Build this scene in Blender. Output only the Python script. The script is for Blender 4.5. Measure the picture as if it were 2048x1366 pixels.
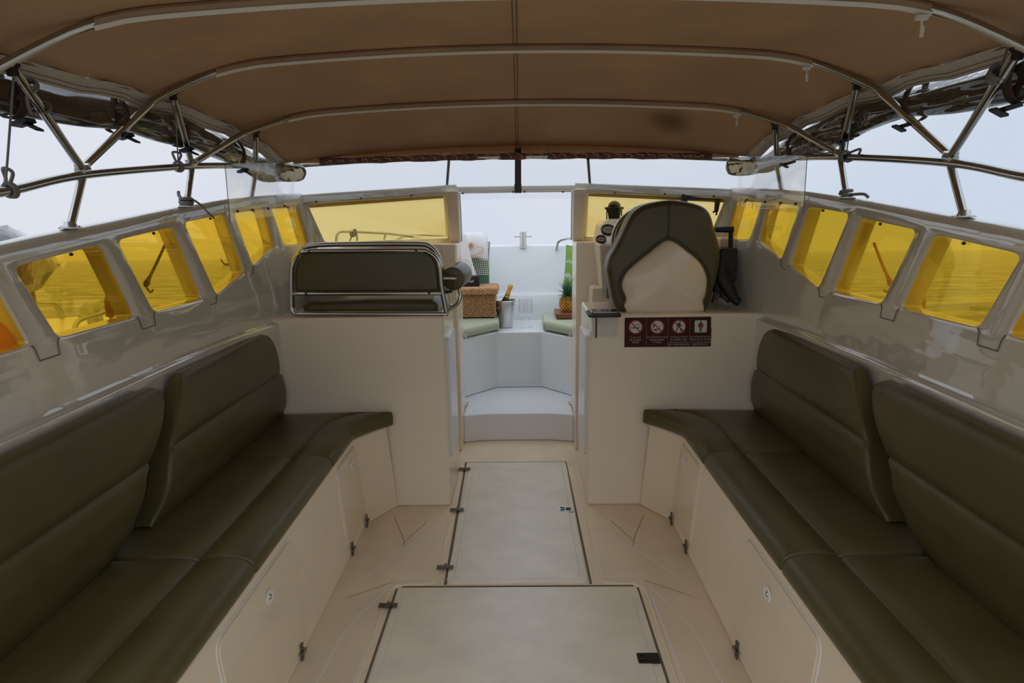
import bpy, bmesh, math, random
from mathutils import Vector, Matrix
PI=math.pi; R=math.radians
random.seed(7)
scene=bpy.context.scene
for o in list(bpy.data.objects): bpy.data.objects.remove(o)
COL=scene.collection

# ---------------------------------------------------------------- camera
# boat frame: X to starboard, Y towards the bow, Z up from the cockpit sole
F_PX=1290.0; EYE=Vector((0.017,0,1.45))
_r=R(.6)
_y=Vector((14,263,F_PX)).normalized()
_x=Vector((math.cos(_r),math.sin(_r),0)); _x.z=-(_x.x*_y.x+_x.y*_y.y)/_y.z; _x.normalize()
_z=_x.cross(_y)
if _z.y<0: _z=-_z
CR=Vector((_x.x,_y.x,_z.x)); CU=Vector((_x.y,_y.y,_z.y)); CF=Vector((_x.z,_y.z,_z.z))
cam=bpy.data.cameras.new('camera'); co=bpy.data.objects.new('camera',cam); COL.objects.link(co)
cam.sensor_width=36; cam.lens=36*F_PX/2048; cam.clip_start=.02; cam.clip_end=9000
m=Matrix.Identity(4)
for i in range(3): m[i][0]=CR[i]; m[i][1]=CU[i]; m[i][2]=-CF[i]; m[i][3]=EYE[i]
co.matrix_world=m
scene.camera=co
def at(px,py,ax,val):
    """point seen at a photo pixel on the real plane X, Y or Z = val (all in metres in the boat)"""
    d=CR*((px-1024)/F_PX)-CU*((py-683)/F_PX)+CF
    i='XYZ'.index(ax); return EYE+d*((val-EYE[i])/d[i])

# ---------------------------------------------------------------- view, sky
scene.view_settings.view_transform='Standard'; scene.view_settings.look='None'
scene.view_settings.gamma=1; scene.view_settings.use_curve_mapping=False
scene.view_settings.exposure=0.0
ZEN=1.85   # an overcast sky is brighter overhead than at the horizon
scene.cycles.transparent_max_bounces=24; scene.cycles.max_bounces=10; scene.cycles.diffuse_bounces=6
w=bpy.data.worlds.new('overcast_sky'); scene.world=w; w.use_nodes=True
nt=w.node_tree; nt.nodes.clear()
def N(nt,t,**k):
    n=nt.nodes.new(t)
    for a,b in k.items():
        if a in n.inputs: n.inputs[a].default_value=b
        else: setattr(n,a,b)
    return n
tc=N(nt,'ShaderNodeTexCoord'); ns=N(nt,'ShaderNodeTexNoise'); ns.inputs['Scale'].default_value=1.3; ns.inputs['Detail'].default_value=3
rp=N(nt,'ShaderNodeValToRGB'); rp.color_ramp.elements[0].position=.35; rp.color_ramp.elements[1].position=.65
rp.color_ramp.elements[0].color=(.60,.68,.80,1); rp.color_ramp.elements[1].color=(.73,.765,.845,1)
bg=N(nt,'ShaderNodeBackground'); bg.inputs['Strength'].default_value=1.0
ow=N(nt,'ShaderNodeOutputWorld')
mp=N(nt,'ShaderNodeMapping'); mp.inputs['Scale'].default_value=(1,.6,1.6)
sx=N(nt,'ShaderNodeSeparateXYZ'); ma=N(nt,'ShaderNodeMath',operation='MULTIPLY_ADD'); ma.inputs[1].default_value=-.28
nt.links.new(tc.outputs['Generated'],mp.inputs['Vector']); nt.links.new(mp.outputs[0],ns.inputs['Vector'])
nt.links.new(tc.outputs['Generated'],sx.inputs[0]); nt.links.new(sx.outputs['X'],ma.inputs[0]); nt.links.new(ns.outputs['Fac'],ma.inputs[2])
mz=N(nt,'ShaderNodeMapRange'); mz.inputs[1].default_value=.10; mz.inputs[2].default_value=.95; mz.inputs[3].default_value=1.0; mz.inputs[4].default_value=ZEN
nt.links.new(sx.outputs['Z'],mz.inputs[0]); nt.links.new(mz.outputs[0],bg.inputs['Strength'])
nt.links.new(ma.outputs[0],rp.inputs['Fac']); nt.links.new(rp.outputs['Color'],bg.inputs['Color']); nt.links.new(bg.outputs[0],ow.inputs['Surface'])

# ---------------------------------------------------------------- helpers
def link(nt,a,b): nt.links.new(a,b)
def mat(name,col,rough=.5,metal=0,bump=0,bscale=200,coat=0,spec=.5,var=0,vscale=6,stretch=None,trans=0,bdist=.002,detail=3,coat_rough=.05,wave=None,sheen=0):
    m=bpy.data.materials.new(name); m.use_nodes=True; nt=m.node_tree; b=nt.nodes['Principled BSDF']
    b.inputs['Base Color'].default_value=(*col,1); b.inputs['Roughness'].default_value=rough; b.inputs['Metallic'].default_value=metal
    b.inputs['Coat Weight'].default_value=coat; b.inputs['Coat Roughness'].default_value=coat_rough; b.inputs['Specular IOR Level'].default_value=spec
    b.inputs['Transmission Weight'].default_value=trans; b.inputs['Sheen Weight'].default_value=sheen
    tc=N(nt,'ShaderNodeTexCoord'); src=tc.outputs['Object']
    if stretch:
        mp=N(nt,'ShaderNodeMapping'); mp.inputs['Scale'].default_value=stretch; link(nt,src,mp.inputs[0]); src=mp.outputs[0]
    if var:
        n=N(nt,'ShaderNodeTexNoise'); n.inputs['Scale'].default_value=vscale; n.inputs['Detail'].default_value=4; link(nt,src,n.inputs['Vector'])
        mx=N(nt,'ShaderNodeMix',data_type='RGBA'); mx.inputs[6].default_value=tuple(c*(1-var) for c in col)+(1,); mx.inputs[7].default_value=tuple(min(1,c*(1+var)) for c in col)+(1,)
        mr=N(nt,'ShaderNodeMapRange'); mr.inputs[1].default_value=.35; mr.inputs[2].default_value=.65
        link(nt,n.outputs['Fac'],mr.inputs[0]); link(nt,mr.outputs[0],mx.inputs[0]); link(nt,mx.outputs[2],b.inputs['Base Color'])
    if bump:
        n=N(nt,'ShaderNodeTexNoise'); n.inputs['Scale'].default_value=bscale; n.inputs['Detail'].default_value=detail; link(nt,src,n.inputs['Vector'])
        bp=N(nt,'ShaderNodeBump'); bp.inputs['Strength'].default_value=bump; bp.inputs['Distance'].default_value=bdist
        link(nt,n.outputs['Fac'],bp.inputs['Height']); link(nt,bp.outputs[0],b.inputs['Normal'])
        if coat: link(nt,bp.outputs[0],b.inputs['Coat Normal'])
    return m
def glassy(name,tint,refl=.8,rough=.03,haze=0,hazecol=(.7,.75,.8),bump=0,bscale=8,bdist=.02,fres=1.45):
    m=bpy.data.materials.new(name); m.use_nodes=True; nt=m.node_tree; nt.nodes.clear()
    o=N(nt,'ShaderNodeOutputMaterial'); t=N(nt,'ShaderNodeBsdfTransparent'); t.inputs[0].default_value=(*tint,1)
    g=N(nt,'ShaderNodeBsdfGlossy'); g.inputs['Roughness'].default_value=rough; g.inputs[0].default_value=(1,1,1,1)
    f=N(nt,'ShaderNodeFresnel'); f.inputs[0].default_value=fres; mx=N(nt,'ShaderNodeMixShader')
    fm=N(nt,'ShaderNodeMath',operation='MULTIPLY'); fm.inputs[1].default_value=refl; link(nt,f.outputs[0],fm.inputs[0]); fc=N(nt,'ShaderNodeMath',operation='MINIMUM'); fc.inputs[1].default_value=.35; link(nt,fm.outputs[0],fc.inputs[0])
    link(nt,fc.outputs[0],mx.inputs[0]); link(nt,t.outputs[0],mx.inputs[1]); link(nt,g.outputs[0],mx.inputs[2]); out=mx.outputs[0]
    if haze:
        d=N(nt,'ShaderNodeBsdfTranslucent'); d.inputs[0].default_value=(*hazecol,1); d2=N(nt,'ShaderNodeBsdfDiffuse'); d2.inputs[0].default_value=(*hazecol,1)
        m3=N(nt,'ShaderNodeMixShader'); m3.inputs[0].default_value=.5; link(nt,d.outputs[0],m3.inputs[1]); link(nt,d2.outputs[0],m3.inputs[2])
        m2=N(nt,'ShaderNodeMixShader'); m2.inputs[0].default_value=haze; link(nt,out,m2.inputs[1]); link(nt,m3.outputs[0],m2.inputs[2]); out=m2.outputs[0]
    if bump:
        tc=N(nt,'ShaderNodeTexCoord'); n=N(nt,'ShaderNodeTexNoise'); n.inputs['Scale'].default_value=bscale; link(nt,tc.outputs['Object'],n.inputs['Vector'])
        bp=N(nt,'ShaderNodeBump'); bp.inputs['Strength'].default_value=bump; bp.inputs['Distance'].default_value=bdist
        link(nt,n.outputs['Fac'],bp.inputs['Height']); link(nt,bp.outputs[0],g.inputs['Normal']); link(nt,bp.outputs[0],f.inputs['Normal'])
    link(nt,out,o.inputs[0]); return m

M={}
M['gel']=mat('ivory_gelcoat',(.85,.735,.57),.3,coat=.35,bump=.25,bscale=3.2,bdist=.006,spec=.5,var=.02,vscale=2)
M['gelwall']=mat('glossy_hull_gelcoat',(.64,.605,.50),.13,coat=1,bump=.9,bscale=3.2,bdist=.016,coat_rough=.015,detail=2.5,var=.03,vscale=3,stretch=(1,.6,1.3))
M['geldoor']=mat('glossy_locker_gelcoat',(.86,.74,.56),.2,coat=.6,bump=.3,bscale=5,bdist=.004,var=.03,vscale=3)
M['white']=mat('white_gelcoat',(.79,.81,.825),.3,coat=.3)
M['sole']=mat('textured_sole',(.84,.69,.49),.5,bump=.35,bscale=260,var=.05,vscale=5,coat=.2,coat_rough=.3)
M['hatch']=mat('scuffed_hatch_gelcoat',(.84,.755,.61),.3,bump=.3,bscale=220,var=.06,vscale=6,stretch=(1,1.4,1),coat=.6,coat_rough=.18)
M['line']=mat('bare_gelcoat_line',(.88,.86,.80),.3)
M['groove']=mat('dirty_groove',(.16,.12,.08),.8)
M['seal']=mat('grey_brown_sealant',(.16,.14,.115),.7)
M['vinyl']=mat('olive_upholstery_vinyl',(.092,.075,.026),.30,bump=.45,bscale=420,bdist=.0012,var=.1,vscale=5,spec=.45)
M['vinylpale']=mat('pale_olive_vinyl',(.44,.47,.33),.45,bump=.3,bscale=300,bdist=.001)
M['seam']=mat('dark_seam_stitching',(.03,.026,.014),.7)
M['steel']=mat('polished_stainless_steel',(.47,.46,.43),.13,metal=1)
M['steelb']=mat('brushed_stainless_steel',(.60,.59,.56),.28,metal=1,bump=.1,bscale=60)
M['dark']=mat('black_plastic',(.012,.012,.012),.5)
M['darkm']=mat('dark_bronze_metal',(.05,.043,.036),.35,metal=.7)
M['hinge']=mat('tarnished_hinge_steel',(.20,.18,.155),.3,metal=1)
M['gelwall'].node_tree.nodes['Principled BSDF'].inputs['Coat IOR'].default_value=2.0
M['rope']=mat('grey_braided_rope',(.22,.21,.19),.9,bump=1,bscale=400)
M['dial']=mat('gauge_dial_face',(.26,.21,.11),.5,spec=.2)
M['flap']=mat('orange_brown_flap_cloth',(.62,.36,.20),.9,bump=.3,bscale=200)
M['ropec']=mat('pale_lacing_cord',(.55,.48,.40),.8)
M['webb']=mat('pale_grey_webbing',(.66,.60,.53),.9,bump=.6,bscale=300,stretch=(1,8,1),var=.1,vscale=40)
M['strap']=mat('brown_webbing_strap',(.085,.05,.033),.9,bump=.5,bscale=500)
M['zip']=mat('grey_zipper_tape',(.80,.77,.70),.7,bump=.8,bscale=240,stretch=(3,.4,.4))
def fabric(name='brown_canopy_canvas',FAB_T=.24,TRC=(.34,.185,.095,1)):
    m=bpy.data.materials.new(name); m.use_nodes=True; nt=m.node_tree; nt.nodes.clear()
    o=N(nt,'ShaderNodeOutputMaterial'); d=N(nt,'ShaderNodeBsdfDiffuse'); t=N(nt,'ShaderNodeBsdfTranslucent'); mx=N(nt,'ShaderNodeMixShader'); mx.inputs[0].default_value=FAB_T
    tc=N(nt,'ShaderNodeTexCoord'); n=N(nt,'ShaderNodeTexNoise'); n.inputs['Scale'].default_value=3; n.inputs['Detail'].default_value=6; link(nt,tc.outputs['Object'],n.inputs['Vector'])
    r=N(nt,'ShaderNodeValToRGB'); r.color_ramp.elements[0].position=.3; r.color_ramp.elements[1].position=.7
    r.color_ramp.elements[0].color=(*[c*.9 for c in FAB],1); r.color_ramp.elements[1].color=(*[c*1.1 for c in FAB],1)
    link(nt,n.outputs['Fac'],r.inputs[0])
    # soft shadow painted into the cloth colour, to the right near the front edge
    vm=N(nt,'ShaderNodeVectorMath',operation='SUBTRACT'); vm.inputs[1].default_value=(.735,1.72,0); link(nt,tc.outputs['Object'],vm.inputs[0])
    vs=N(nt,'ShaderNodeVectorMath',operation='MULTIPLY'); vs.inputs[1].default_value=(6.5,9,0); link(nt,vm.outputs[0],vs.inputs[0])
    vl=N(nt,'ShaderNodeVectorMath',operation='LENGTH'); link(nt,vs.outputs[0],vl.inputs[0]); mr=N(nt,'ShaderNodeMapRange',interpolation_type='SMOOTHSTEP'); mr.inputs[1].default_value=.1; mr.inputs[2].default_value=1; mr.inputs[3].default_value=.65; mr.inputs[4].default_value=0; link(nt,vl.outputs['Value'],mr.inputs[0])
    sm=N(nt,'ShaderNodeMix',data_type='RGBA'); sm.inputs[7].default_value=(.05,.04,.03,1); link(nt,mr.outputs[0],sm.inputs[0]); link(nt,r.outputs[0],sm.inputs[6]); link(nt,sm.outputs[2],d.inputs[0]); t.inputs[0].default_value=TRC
    # fine canvas weave
    a=[]
    for ax,ro in ((('X'),0),(('Y'),0)):
        wv=N(nt,'ShaderNodeTexWave',bands_direction=ax); wv.inputs['Scale'].default_value=110; wv.inputs['Distortion'].default_value=1; link(nt,tc.outputs['Object'],wv.inputs['Vector']); a.append(wv)
    ad=N(nt,'ShaderNodeMath',operation='ADD'); link(nt,a[0].outputs['Fac'],ad.inputs[0]); link(nt,a[1].outputs['Fac'],ad.inputs[1])
    n2=N(nt,'ShaderNodeTexNoise'); n2.inputs['Scale'].default_value=4.5; mpp=N(nt,'ShaderNodeMapping'); mpp.inputs['Scale'].default_value=(1.6,.7,1); link(nt,tc.outputs['Object'],mpp.inputs[0]); link(nt,mpp.outputs[0],n2.inputs['Vector'])
    b1=N(nt,'ShaderNodeBump'); b1.inputs['Strength'].default_value=.5; b1.inputs['Distance'].default_value=.03; link(nt,n2.outputs['Fac'],b1.inputs['Height'])
    b2=N(nt,'ShaderNodeBump'); b2.inputs['Strength'].default_value=.25; b2.inputs['Distance'].default_value=.001; link(nt,ad.outputs[0],b2.inputs['Height']); link(nt,b1.outputs[0],b2.inputs['Normal'])
    link(nt,b2.outputs[0],d.inputs['Normal'])
    link(nt,d.outputs[0],mx.inputs[1]); link(nt,t.outputs[0],mx.inputs[2]); link(nt,mx.outputs[0],o.inputs[0]); return m
FAB=(.58,.415,.26); FAB_T=.24
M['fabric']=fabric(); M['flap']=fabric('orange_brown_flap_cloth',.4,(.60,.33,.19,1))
M['sleeve']=mat('red_brown_sleeve_cloth',(.21,.10,.07),.95,bump=.6,bscale=300,var=.25,vscale=30)
M['amber']=glassy('amber_acrylic',(1.0,.78,.21),haze=.02,hazecol=(1,.72,.10),refl=.4)
M['amberf']=glassy('pale_amber_acrylic',(1.0,.87,.52),haze=.02,hazecol=(1,.84,.38),refl=.3)
M['clear']=glassy('clear_vinyl_screen',(.97,.975,.98),haze=.05,refl=.25)
M['glass']=glassy('thin_clear_glass',(.975,.98,.985),haze=.02,fres=1.4,refl=.5)
def rolled():
    m=bpy.data.materials.new('rolled_clear_vinyl'); m.use_nodes=True; nt=m.node_tree; nt.nodes.clear()
    o=N(nt,'ShaderNodeOutputMaterial'); t=N(nt,'ShaderNodeBsdfTransparent'); t.inputs[0].default_value=(.74,.66,.52,1)
    d=N(nt,'ShaderNodeBsdfDiffuse'); d.inputs[0].default_value=(.22,.18,.12,1)
    g=N(nt,'ShaderNodeBsdfGlossy'); g.inputs['Roughness'].default_value=.05; g.inputs[0].default_value=(.9,.9,.9,1)
    tc=N(nt,'ShaderNodeTexCoord'); mp=N(nt,'ShaderNodeMapping'); mp.inputs['Scale'].default_value=(10,1.1,10); n=N(nt,'ShaderNodeTexNoise'); n.inputs['Scale'].default_value=1.6; n.inputs['Detail'].default_value=1.5; n.inputs['Distortion'].default_value=.6
    link(nt,tc.outputs['Object'],mp.inputs[0]); link(nt,mp.outputs[0],n.inputs['Vector'])
    bp=N(nt,'ShaderNodeBump'); bp.inputs['Strength'].default_value=1; bp.inputs['Distance'].default_value=.03; link(nt,n.outputs['Fac'],bp.inputs['Height']); link(nt,bp.outputs[0],g.inputs['Normal'])
    a=N(nt,'ShaderNodeMixShader'); a.inputs[0].default_value=.25; link(nt,t.outputs[0],a.inputs[1]); link(nt,d.outputs[0],a.inputs[2])
    f=N(nt,'ShaderNodeLayerWeight'); f.inputs[0].default_value=.45; link(nt,bp.outputs[0],f.inputs['Normal'])
    b=N(nt,'ShaderNodeMixShader'); link(nt,f.outputs['Fresnel'],b.inputs[0]); link(nt,a.outputs[0],b.inputs[1]); link(nt,g.outputs[0],b.inputs[2]); link(nt,b.outputs[0],o.inputs[0]); return m
M['roll']=rolled()

def tag(o,label=None,cat=None,group=None,kind=None):
    if label: o['label']=label
    if cat: o['category']=cat
    if group: o['group']=group
    if kind: o['kind']=kind
    return o
def thing(name,label,cat,loc=(0,0,0),group=None,rz=0):
    o=bpy.data.objects.new(name,None); COL.objects.link(o); o.location=loc; o.rotation_euler.z=rz; o.empty_display_size=.1
    return tag(o,label,cat,group)
def lk(o,parent=None):
    COL.objects.link(o)
    if parent is not None: 
        o.parent=parent; o.matrix_parent_inverse=Matrix.Translation(parent_loc(parent)).inverted() if not getattr(o,'_rel',False) else Matrix.Identity(4)
    return o
def parent_loc(p):
    v=Vector(p.location)
    while p.parent: p=p.parent; 
    return Vector(p.location)
class G:
    """collects geometry in world/boat metres, then builds one mesh object"""
    def __init__(s): s.v=[]; s.f=[]; s.mi=[]; s.cur=0
    def add(s,vs,fs):
        n=len(s.v); s.v+= [tuple(v) for v in vs]; s.f+=[tuple(i+n for i in f) for f in fs]; s.mi+=[s.cur]*len(fs); return s
    def box(s,a,b):
        x0,y0,z0=a; x1,y1,z1=b
        return s.add([(x,y,z) for x in(x0,x1) for y in(y0,y1) for z in(z0,z1)],[(0,1,3,2),(4,6,7,5),(0,4,5,1),(2,3,7,6),(0,2,6,4),(1,5,7,3)])
    def obox(s,c,dx,dy,dz):  # centre and three half vectors
        c=Vector(c);dx=Vector(dx);dy=Vector(dy);dz=Vector(dz)
        return s.add([c+a*dx+b*dy+e*dz for a in(-1,1) for b in(-1,1) for e in(-1,1)],[(0,1,3,2),(4,6,7,5),(0,4,5,1),(2,3,7,6),(0,2,6,4),(1,5,7,3)])
    def hexa(s,bot,top):
        n=len(bot); return s.add(list(bot)+list(top),[tuple(range(n))[::-1],tuple(range(n,2*n))]+[(i,(i+1)%n,n+(i+1)%n,n+i) for i in range(n)])
    def prism(s,poly,z0,z1): return s.hexa([(x,y,z0) for x,y in poly],[(x,y,z1) for x,y in poly])
    def loft(s,rings,closed=True,cap=True,flip=False):
        n=len(rings[0]); vs=[p for r in rings for p in r]; fs=[]
        for i in range(len(rings)-1):
            for j in range(n if closed else n-1):
                a=i*n+j; b=i*n+(j+1)%n; fs.append((a,b,b+n,a+n))
        if cap and closed: fs.append(tuple(range(n))[::-1]); fs.append(tuple((len(rings)-1)*n+i for i in range(n)))
        if flip: fs=[f[::-1] for f in fs]
        return s.add(vs,fs)
    def tube(s,path,r,n=12,cap=True,rs=None,closed=False):
        P=[Vector(p) for p in path]; L=len(P); rings=[]
        t0=(P[1]-P[0]).normalized(); up=Vector((0,0,1)) if abs(t0.z)<.9 else Vector((1,0,0))
        nrm=(up-t0*up.dot(t0)).normalized()
        for i in range(L):
            if closed: t=(P[(i+1)%L]-P[i-1]).normalized()
            else: t=(P[min(i+1,L-1)]-P[max(i-1,0)]).normalized()
            nrm=(nrm-t*nrm.dot(t)).normalized(); b=t.cross(nrm); rr=rs[i] if rs else r
            rings.append([P[i]+(nrm*math.cos(2*PI*k/n)+b*math.sin(2*PI*k/n))*rr for k in range(n)])
        if closed: rings.append(rings[0]); cap=False
        return s.loft(rings,cap=cap)
    def lathe(s,prof,c,axis=(0,0,1),n=32,cap=True):
        A=Vector(axis).normalized(); u=Vector((1,0,0)) if abs(A.x)<.9 else Vector((0,1,0)); u=(u-A*u.dot(A)).normalized(); v=A.cross(u); c=Vector(c)
        return s.loft([[c+A*h+(u*math.cos(2*PI*k/n)+v*math.sin(2*PI*k/n))*max(r,1e-4) for k in range(n)] for r,h in prof],cap=cap)
    def torus(s,c,axis,R0,r,n=28,m_=8,a0=0,a1=2*PI):
        A=Vector(axis).normalized(); u=Vector((1,0,0)) if abs(A.x)<.9 else Vector((0,1,0)); u=(u-A*u.dot(A)).normalized(); v=A.cross(u); c=Vector(c)
        full=abs(a1-a0-2*PI)<1e-6
        pts=[c+(u*math.cos(a0+(a1-a0)*k/n)+v*math.sin(a0+(a1-a0)*k/n))*R0 for k in range(n if full else n+1)]
        return s.tube(pts,r,m_,closed=full)
    def grid(s,rows,thick=None):
        return s.loft(rows,closed=False,cap=False)
    def obj(s,name,mat_,parent=None,bevel=0,seg=2,smooth=True,sub=0,angle=35,solid=0,merge=0):
        me=bpy.data.meshes.new(name)
        org=parent_loc(parent) if parent is not None else Vector((0,0,0))
        if parent is None and s.v:
            xs=[v[0] for v in s.v]; ys=[v[1] for v in s.v]; zs=[v[2] for v in s.v]
            org=Vector(((min(xs)+max(xs))/2,(min(ys)+max(ys))/2,min(zs)))
        me.from_pydata([tuple(Vector(v)-org) for v in s.v],[],s.f)
        bm=bmesh.new(); bm.from_mesh(me)
        if merge: bmesh.ops.remove_doubles(bm,verts=bm.verts,dist=merge)
        bmesh.ops.recalc_face_normals(bm,faces=bm.faces); bm.to_mesh(me); bm.free()
        mats=mat_ if isinstance(mat_,(list,tuple)) else [mat_]
        for q in mats: me.materials.append(q)
        if len(mats)>1 and len(me.polygons)==len(s.mi):
            for p,i in zip(me.polygons,s.mi): p.material_index=i
        if smooth:
            me.polygons.foreach_set('use_smooth',[True]*len(me.polygons))
            if not bevel and angle<180: me.set_sharp_from_angle(angle=R(angle))
        o=bpy.data.objects.new(name,me); COL.objects.link(o)
        if parent is not None:
            o.parent=parent
        else: o.location=org
        if parent is not None and parent.type=='MESH':
            # nested part: its mesh uses the same origin as the root thing
            o.location=(0,0,0)
        if solid: q=o.modifiers.new('solid','SOLIDIFY'); q.thickness=solid; q.offset=0
        if bevel: q=o.modifiers.new('bevel','BEVEL'); q.width=bevel; q.segments=seg; q.limit_method='ANGLE'; q.angle_limit=R(angle); q.harden_normals=True
        if sub: q=o.modifiers.new('sub','SUBSURF'); q.levels=sub; q.render_levels=sub
        return o
def mir(p,s): return Vector((p[0]*s,p[1],p[2]))
def arc_pts(c,r,a0,a1,n,plane='XZ'):
    out=[]
    for k in range(n+1):
        a=R(a0+(a1-a0)*k/n); u,v=math.cos(a)*r,math.sin(a)*r
        out.append(Vector((c[0]+u,c[1],c[2]+v)) if plane=='XZ' else Vector((c[0]+u,c[1]+v,c[2])) if plane=='XY' else Vector((c[0],c[1]+u,c[2]+v)))
    return out
def spline(pts,n=8,closed=False):
    P=[Vector(p) for p in pts]; L=len(P); out=[]
    for i in range(L if closed else L-1):
        if closed: a,b,c,d=P[i-1],P[i],P[(i+1)%L],P[(i+2)%L]
        else: a,b,c,d=P[max(i-1,0)],P[i],P[i+1],P[min(i+2,L-1)]
        for k in range(n):
            t=k/n; out.append(.5*((2*b)+(c-a)*t+(2*a-5*b+4*c-d)*t*t+(3*b-a-3*c+d)*t**3))
    if not closed: out.append(P[-1])
    return out
def rnd_path(pts,r,n=5):
    """polyline with rounded corners"""
    P=[Vector(p) for p in pts]; out=[P[0]]
    for i in range(1,len(P)-1):
        a=(P[i-1]-P[i]); b=(P[i+1]-P[i]); ra=min(r,a.length*.49,b.length*.49); A=P[i]+a.normalized()*ra; B=P[i]+b.normalized()*ra
        for k in range(n+1):
            t=k/n; out.append(A*(1-t)**2+P[i]*2*t*(1-t)+B*t*t)
    out.append(P[-1]); return out
def lerp(a,b,t): return a+(b-a)*t
def interp(x,xs,ys):
    if x<=xs[0]: return ys[0]
    for i in range(len(xs)-1):
        if x<=xs[i+1]: return lerp(ys[i],ys[i+1],(x-xs[i])/(xs[i+1]-xs[i]))
    return ys[-1]
def puff(g,prof,ymap,L,r,sgn=1,mid=4,n=5,closed_ends=True):
    """padded block: closed 2D profile (x,z) swept along the boat with rounded ends"""
    pn=[]; K=len(prof); area=sum(prof[i][0]*prof[(i+1)%K][1]-prof[(i+1)%K][0]*prof[i][1] for i in range(K))
    for i in range(K):
        a=Vector(prof[i-1]); b=Vector(prof[(i+1)%K]); d=(b-a).normalized(); nn=Vector((d.y,-d.x))*(1 if area>0 else -1); pn.append(nn)
    st=[]
    for k in range(n+1):
        a=PI/2*k/n; st.append((r*(1-math.cos(a))/L, r*(1-math.sin(a))))
    ts=st+[(r/L+(1-2*r/L)*k/mid,0) for k in range(1,mid)]+[(1-t,e) for t,e in st[::-1]]
    rings=[]
    for t,e in ts:
        ring=[]
        for (x,z),nn in zip(prof,pn):
            xx,zz=x-nn.x*e,z-nn.y*e
            ring.append((sgn*xx,ymap(xx,zz,t),zz))
        rings.append(ring)
    g.loft(rings); return g
# ================================================================ SEA
def sea_mat():
    m=bpy.data.materials.new('grey_green_sea_water'); m.use_nodes=True; nt=m.node_tree; b=nt.nodes['Principled BSDF']
    b.inputs['Roughness'].default_value=.1; b.inputs['IOR'].default_value=1.33
    tc=N(nt,'ShaderNodeTexCoord'); mp=N(nt,'ShaderNodeMapping'); mp.inputs['Scale'].default_value=(.55,1.1,1); link(nt,tc.outputs['Object'],mp.inputs[0])
    n=N(nt,'ShaderNodeTexNoise'); n.inputs['Scale'].default_value=.7; n.inputs['Detail'].default_value=8; n.inputs['Roughness'].default_value=.7; link(nt,mp.outputs[0],n.inputs['Vector'])
    r=N(nt,'ShaderNodeValToRGB'); r.color_ramp.elements[0].position=.45; r.color_ramp.elements[1].position=.56; r.color_ramp.elements[0].color=(.20,.23,.21,1); r.color_ramp.elements[1].color=(.78,.78,.70,1)
    link(nt,n.outputs['Fac'],r.inputs[0]); link(nt,r.outputs[0],b.inputs['Base Color'])
    bp=N(nt,'ShaderNodeBump'); bp.inputs['Strength'].default_value=1; bp.inputs['Distance'].default_value=1.3; link(nt,n.outputs['Fac'],bp.inputs['Height']); link(nt,bp.outputs[0],b.inputs['Normal'])
    return m
SEA_T=math.tan(R(3.9))
def sea_z(y): return -.5-y*SEA_T
g=G(); S=6000; g.add([(x*S,y*S*math.cos(R(3.9)),-.5-y*S*math.sin(R(3.9))) for x,y in((-1,-1),(1,-1),(1,1),(-1,1))],[(0,1,2,3)])
o=g.obj('sea',sea_mat(),smooth=False); tag(o,'choppy open sea around the boat out to the horizon','sea',kind='stuff')

# ================================================================ HULL SIDES WITH WINDOW BAND
# window openings on one side: TL,TR,BR,BL as (x,y,z); T = top, L = aft
BAYS=[((1.27,.80,1.255),(1.27,1.12,1.275),(1.27,1.23,1.115),(1.27,.92,1.115)),
 ((1.27,1.20,1.285),(1.27,1.555,1.315),(1.27,1.645,1.117),(1.27,1.31,1.115)),
 ((1.27,1.635,1.324),(1.27,1.993,1.362),(1.27,2.121,1.115),(1.27,1.752,1.118)),
 ((1.27,2.078,1.371),(1.265,2.42,1.405),(1.262,2.57,1.113),(1.27,2.233,1.115)),
 ((1.25,2.47,1.42),(1.225,2.772,1.449),(1.22,2.897,1.192),(1.245,2.66,1.118)),
 ((1.215,2.835,1.453),(1.18,3.10,1.471),(1.17,3.163,1.293),(1.205,2.96,1.215)),
 ((1.165,3.135,1.475),(1.12,3.38,1.488),(1.10,3.45,1.288),(1.152,3.235,1.295)),
 ((1.085,3.43,1.493),(.394,3.70,1.538),(.408,3.92,1.288),(1.05,3.57,1.29))]
def V(p): return Vector(p)
def hull_x(y): return interp(y,[-2,2.2,2.7,3.1,3.4,3.7],[1.248,1.248,1.225,1.165,1.11,1.02])
def bound(i,top):
    """boundary between bay i-1 and bay i on the top or bottom edge"""
    if i==0: p=V(BAYS[0][0 if top else 3]); return p+Vector((0,-.05,-.004 if top else 0))
    if i==len(BAYS): p=V(BAYS[-1][1 if top else 2]); return p+Vector((-.062,.012,.003))
    a=V(BAYS[i-1][1 if top else 2]); b=V(BAYS[i][0 if top else 3]); return (a+b)/2
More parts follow.
